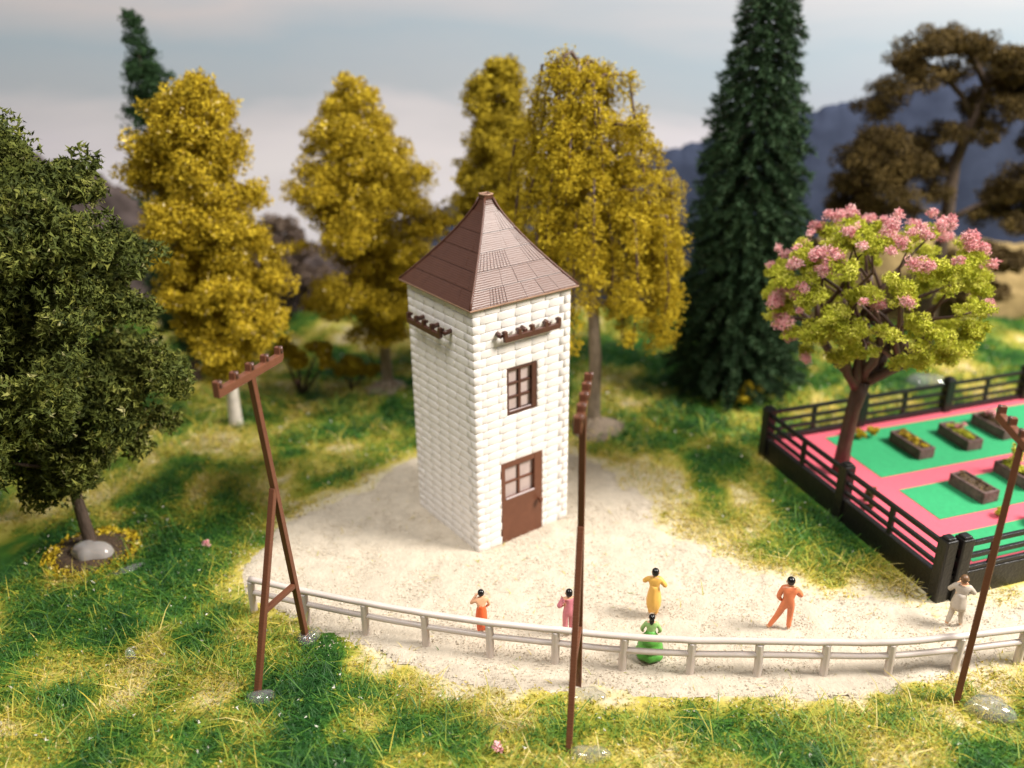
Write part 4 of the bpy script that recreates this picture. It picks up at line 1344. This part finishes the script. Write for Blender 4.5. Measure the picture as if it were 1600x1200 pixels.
def build_blossom_tree():
    b = Vector((8.66, 2.6, GARDEN_Z))
    t = empty('blossom_tree', 'pink and lime green blossom tree on a red brown trunk inside the black fence', 'tree', b)
    mb = MB()
    def W(x, z, y=0.0):
        return Vector((x - b.x, y, z - b.z))
    mb.tube([W(8.66, 0.4), W(8.68, 1.2), W(8.74, 2.1), W(8.84, 2.85)], [0.20, 0.165, 0.16, 0.20], 12)
    ends = []
    cen = Vector((8.9 - b.x, 0, 4.95 - b.z))
    starts = [W(8.74, 2.7), W(8.84, 2.85), W(8.95, 2.85)]
    main = [(8.2, 3.6, -.25), (7.8, 4.1, .4), (9.5, 3.4, -.3), (9.6, 3.7, .5), (9.0, 4.1, .6), (8.9, 4.2, -.5), (8.5, 4.4, -.1), (9.9, 3.5, -.1)]
    for i, (x, z, y) in enumerate(main):
        s = starts[0] if x < 8.8 else (starts[2] if x > 9.5 else starts[1])
        m = W(x, z, y)
        mb.tube(limb_path(s, m, 0.04), [0.14, 0.12, 0.11, 0.1, 0.085], 7)
        for k in range(4):
            d = (m - Vector((0.2, 0, 2.2)))
            u = Vector((random.gauss(0, 1), random.gauss(0, 1), random.gauss(0.3, 0.8))).normalized()
            rad = Vector((2.35, 1.9, 1.65))
            e = cen + Vector((u.x * rad.x * 1.08, u.y * rad.y, u.z * rad.z)) * random.uniform(0.75, 0.95)
            if (e - m).length > 3.0:
                e = m + (e - m) * 0.7
            e.z = max(e.z, 2.9)
            mb.tube(limb_path(m, e, -0.04), [0.075, 0.06, 0.045, 0.03, 0.015], 5)
            ends.append(e)
    mb.build('trunk', M['bark_red'], t, smooth=True)
    cs, rs = [], []
    for e in ends:
        for f in (1.0,):
            p = cen.lerp(e, f) if f < 1 else e
            cs.append((p.x + random.uniform(-.15, .15), p.y + random.uniform(-.15, .15), p.z + random.uniform(-.1, .1)))
            rs.append(random.uniform(0.26, 0.46))
    for _ in range(110):
        u = Vector((random.gauss(0, 1), random.gauss(-0.15, 1), random.gauss(-0.1, 0.8))).normalized()
        p = cen + Vector((u.x * 2.4, u.y * 1.9, u.z * 1.7)) * random.uniform(0.85, 1.0)
        cs.append(tuple(p))
        rs.append(random.uniform(0.2, 0.44))
    crown_mesh('crown', cs, rs, 60000, 0.044, M['blossom_leaf'], t, 0.7, 8, 0.01, 0.40, 0.1, True)
    # blossom sits outside, mostly on top and at the left and right ends
    fl, fr = [], []
    spots = [(6.75, 4.5, .3), (6.5, 4.95, .25), (6.7, 5.2, .2), (7.0, 5.1, .25), (8.35, 5.1, .2), (8.5, 5.05, .2)]
    for x, z, r in spots:
        fl.append((x - b.x, -1.0 if 8 < x < 9 else -0.3, z - b.z))
        fr.append(r)
    k = 0
    while k < 80:
        u = Vector((random.gauss(0, 1), random.gauss(-0.25, 1), random.gauss(0.55, 0.75))).normalized()
        if u.z < 0.5 and abs(u.x) < 0.8 and random.random() < 0.85:
            continue
        p = cen + Vector((u.x * 2.5, u.y * 2.05, u.z * 1.85)) * random.uniform(0.9, 1.04)
        fl.append(tuple(p))
        fr.append(random.uniform(0.09, 0.22))
        k += 1
    crown_mesh('blossom', fl, fr, 18000, 0.034, M['blossom'], t, 0.8, 6, 0.0, 0.6, 0.2, True)
build_blossom_tree()

# ------------------------------------------------------------------ tiny flowers and crumbs in the grass
for label, x, y in (('tiny pink flower in the grass left of the sandy yard', -5.98, 0.23), ('tiny pink flower in the grass at the bottom edge', 0.46, -5.57), ('tiny pink flower in the grass by the two left yellow trees', -5.91, 9.0)):
    o = empty('flower', label, 'flower', (x, y, 0.12), 0, 'tiny pink flowers in the grass')
    crown_mesh('petals', [(0, 0, .08), (.04, 0, .03)], [.09, .07], 160, 0.03, M['blossom'], o)

# ------------------------------------------------------------------ people
def skin_body(name, joints, edges, material, parent, sub=2):
    keys = list(joints)
    me = bpy.data.meshes.new(name)
    me.from_pydata([joints[k][0] for k in keys], [(keys.index(a), keys.index(b)) for a, b in edges], [])
    me.update()
    o = link(name, me, material, parent)
    sk = o.modifiers.new("skin", 'SKIN')
    sk.use_smooth_shade = True
    if not me.skin_vertices:
        raise RuntimeError("no skin layer")
    for i, k in enumerate(keys):
        r = joints[k][1]
        me.skin_vertices[0].data[i].radius = (r, r) if not hasattr(r, '__len__') else r
        me.skin_vertices[0].data[i].use_root = (i == 0)
    ss = o.modifiers.new("subdivision", 'SUBSURF')
    ss.levels = ss.render_levels = sub
    return o

def person(label, loc, rz, H, pose, outfit, hair_mat, hair='short', skirt=None, bare_arms=False, bare_back=False):
    """faces local +y. pose: elbows, hands, knees, ankles in units of the height."""
    H *= 0.95
    t = empty('person', label, 'person', loc, rz, 'painted figures on the sandy yard')
    def S(p): return (p[0] * H, p[1] * H, p[2] * H)
    J = {'pelvis': (S((0, 0, .52)), .075 * H), 'waist': (S((0, .004, .61)), .066 * H), 'chest': (S((0, .0, .72)), .085 * H), 'neck': (S((0, .005, .825)), .034 * H), 'chin': (S((0, .018, .865)), .038 * H), 'head': (S((0, .012, .915)), .056 * H), 'skull': (S((0, .004, .965)), .040 * H), 'nose': (S((0, .075, .905)), .011 * H)}
    Ed = [('pelvis', 'waist'), ('waist', 'chest'), ('chest', 'neck'), ('neck', 'chin'), ('chin', 'head'), ('head', 'skull'), ('head', 'nose')]
    for s, sg in (('l', -1), ('r', 1)):
        J['sh' + s] = (S((sg * .105, 0, .785)), .040 * H)
        J['el' + s] = (S(pose['elbow' + s]), .030 * H)
        J['ha' + s] = (S(pose['hand' + s]), .024 * H)
        J['hp' + s] = (S((sg * .055, 0, .485)), .056 * H)
        J['kn' + s] = (S(pose['knee' + s]), .040 * H)
        J['an' + s] = (S(pose['ankle' + s]), .028 * H)
        a = pose['ankle' + s]
        J['to' + s] = (S((a[0] + sg * .012, a[1] + .075, .018)), .022 * H)
        Ed += [('chest', 'sh' + s), ('sh' + s, 'el' + s), ('el' + s, 'ha' + s), ('pelvis', 'hp' + s), ('hp' + s, 'kn' + s), ('kn' + s, 'an' + s), ('an' + s, 'to' + s)]
        # palm and five fingers
        e, h = Vector(J['el' + s][0]), Vector(J['ha' + s][0])
        d = (h - e).normalized()
        side = d.cross(Vector((0, 0, 1)))
        side = side.normalized() if side.length > 0.05 else Vector((1, 0, 0))
        palm = h + d * 0.035 * H
        J['pa' + s] = (tuple(palm), (0.022 * H, 0.014 * H))
        Ed.append(('ha' + s, 'pa' + s))
        for q, (o_, ln) in enumerate(((-.018, .034), (-.006, .040), (.006, .038), (.018, .030))):
            f1 = palm + side * o_ * H + d * ln * 0.6 * H
            f2 = f1 + d * ln * 0.4 * H + Vector((0, 0, -0.012 * H))
            J[f'f{q}a{s}'] = (tuple(f1), .0065 * H)
            J[f'f{q}b{s}'] = (tuple(f2), .0055 * H)
            Ed += [('pa' + s, f'f{q}a{s}'), (f'f{q}a{s}', f'f{q}b{s}')]
        th = h + side * (-sg) * 0.026 * H + d * 0.022 * H
        J['th' + s] = (tuple(th), .0075 * H)
        Ed.append(('ha' + s, 'th' + s))
    skin_body('body', J, Ed, M['skin'], t, 1)
    # clothing over trunk, arms and legs
    def grow(k, f): return (J[k][0], J[k][1] * f if not hasattr(J[k][1], '__len__') else J[k][1])
    CJ = {k: grow(k, f) for k, f in (('pelvis', 1.22), ('waist', 1.22), ('chest', 1.2))}
    CE = [('pelvis', 'waist'), ('waist', 'chest')]
    if not bare_back:
        CJ['neck'] = (S((0, 0, .80)), .05 * H)
        CE.append(('chest', 'neck'))
    for s in 'lr':
        if not bare_arms:
            CJ.update({'sh' + s: grow('sh' + s, 1.3), 'el' + s: grow('el' + s, 1.4), 'ha' + s: grow('ha' + s, 1.2)})
            CE += [('chest', 'sh' + s), ('sh' + s, 'el' + s), ('el' + s, 'ha' + s)]
        CJ.update({'hp' + s: grow('hp' + s, 1.2), 'kn' + s: grow('kn' + s, 1.3), 'an' + s: grow('an' + s, 1.4)})
        CE += [('pelvis', 'hp' + s), ('hp' + s, 'kn' + s), ('kn' + s, 'an' + s)]
    if bare_back:
        CJ['chest'] = (S((0, 0, .66)), .086 * H)
    clothes_name, clothes_mat = outfit
    skin_body(clothes_name, CJ, CE, clothes_mat, t, 1)
    if skirt:
        nm, mt, prof = skirt
        mb = MB()
        mb.lathe([(r * H, z * H) for r, z in prof], 24, (0, 0, 0), lambda q, i: 1 + (0.06 * math.sin(7 * q) * (1 - i / len(prof))))
        mb.build(nm, mt, t, smooth=True)
    hb = MB()
    hb.ball((0, -.006 * H, .938 * H), (.064 * H, .066 * H, .064 * H), n=14, m=10, zmin=-0.35)
    if hair == 'long':
        hb.ball((0, -.052 * H, .885 * H), (.05 * H, .032 * H, .10 * H), n=12, m=8)
    elif hair == 'bob':
        hb.ball((0, -.03 * H, .912 * H), (.060 * H, .045 * H, .06 * H), n=12, m=8)
    else:
        hb.ball((0, -.022 * H, .915 * H), (.055 * H, .045 * H, .052 * H), n=12, m=8)
    hb.build('hair', hair_mat, t, smooth=True)
    for sg in (-1, 1):
        e = MB()
        e.ball((sg * .022 * H, .062 * H, .922 * H), .008 * H, n=6, m=4)
        e.build('eye', M['eye'], t, smooth=True)
        e = MB()
        e.ball((sg * .060 * H, .008 * H, .905 * H), (.010 * H, .016 * H, .022 * H), n=6, m=5)
        e.build('ear', M['skin'], t, smooth=True)
    return t

def P(el, hl, er, hr, kl, al, kr, ar):
    return dict(elbowl=el, handl=hl, elbowr=er, handr=hr, kneel=kl, anklel=al, kneer=kr, ankler=ar)
stand = dict(kneel=(-.055, .01, .27), anklel=(-.055, 0, .05), kneer=(.055, .01, .27), ankler=(.055, 0, .05))
person('figure with a bare back and raised arm in an orange red skirt', (0.14, -2.62, 0.02), 0.25, 1.05,
       dict(elbowl=(-.20, .02, .70), handl=(-.09, .09, .80), elbowr=(.16, .02, .62), handr=(.12, .10, .52), **stand),
       ('trousers', M['orange']), M['hair'], 'short', ('skirt', M['orange'], [(.085, .12), (.10, .24), (.112, .38), (.098, .50), (.075, .62), (.07, .66)]), True, True)
person('figure in a plain pink suit, half hidden by the middle telegraph pole', (1.77, -2.72, 0.02), 0.1, 1.12,
       dict(elbowl=(-.19, -.03, .66), handl=(-.10, .08, .60), elbowr=(.19, -.03, .66), handr=(.10, .08, .60), **stand),
       ('suit', M['rose']), M['hair'], 'bob')
person('figure in a long amber yellow coat standing on the sand behind the green gown', (3.45, -2.16, 0.02), -0.25, 1.16,
       dict(elbowl=(-.20, .0, .70), handl=(-.05, .12, .70), elbowr=(.20, -.02, .66), handr=(.06, .12, .68), **stand),
       ('coat', M['amber']), M['hair'], 'bob', ('coat_skirt', M['amber'], [(.085, .12), (.125, .22), (.132, .34), (.112, .48), (.085, .60), (.08, .66)]))
person('figure with long black hair in a wide frilled green gown, close behind the fence', (3.22, -3.30, 0.02), -0.15, 0.98,
       dict(elbowl=(-.18, .0, .64), handl=(-.16, .09, .52), elbowr=(.18, .0, .64), handr=(.16, .09, .52), **stand),
       ('bodice', M['palegreen']), M['hair'], 'long', ('gown', M['leafgreen'], [(.22, .015), (.27, .05), (.285, .10), (.25, .17), (.215, .19), (.25, .23), (.225, .31), (.165, .36), (.195, .40), (.16, .47), (.10, .56), (.085, .63)]))
person('figure in a salmon orange suit walking with one leg trailing, right of the green gown', (5.88, -2.62, 0.02), -0.2, 1.27,
       dict(elbowl=(-.16, -.02, .63), handl=(-.10, .05, .52), elbowr=(.20, .02, .65), handr=(.10, .10, .66),
            kneel=(-.115, .03, .27), anklel=(-.25, -.03, .045), kneer=(.06, .03, .27), ankler=(.055, 0, .045)),
       ('suit', M['salmon']), M['hair'], 'short')
person('figure in a pale grey coat with brown hair beside the right telegraph pole', (9.13, -2.55, 0.02), -0.4, 1.22,
       dict(elbowl=(-.19, .02, .66), handl=(-.06, .13, .74), elbowr=(.20, .02, .66), handr=(.07, .13, .76),
            kneel=(-.07, .02, .27), anklel=(-.11, -.03, .045), kneer=(.07, .02, .27), ankler=(.09, 0.02, .045)),
       ('coat', M['stonegrey']), M['hair_brown'], 'short', ('coat_skirt', M['stonegrey'], [(.118, .36), (.122, .42), (.11, .50), (.09, .60), (.085, .66)]))
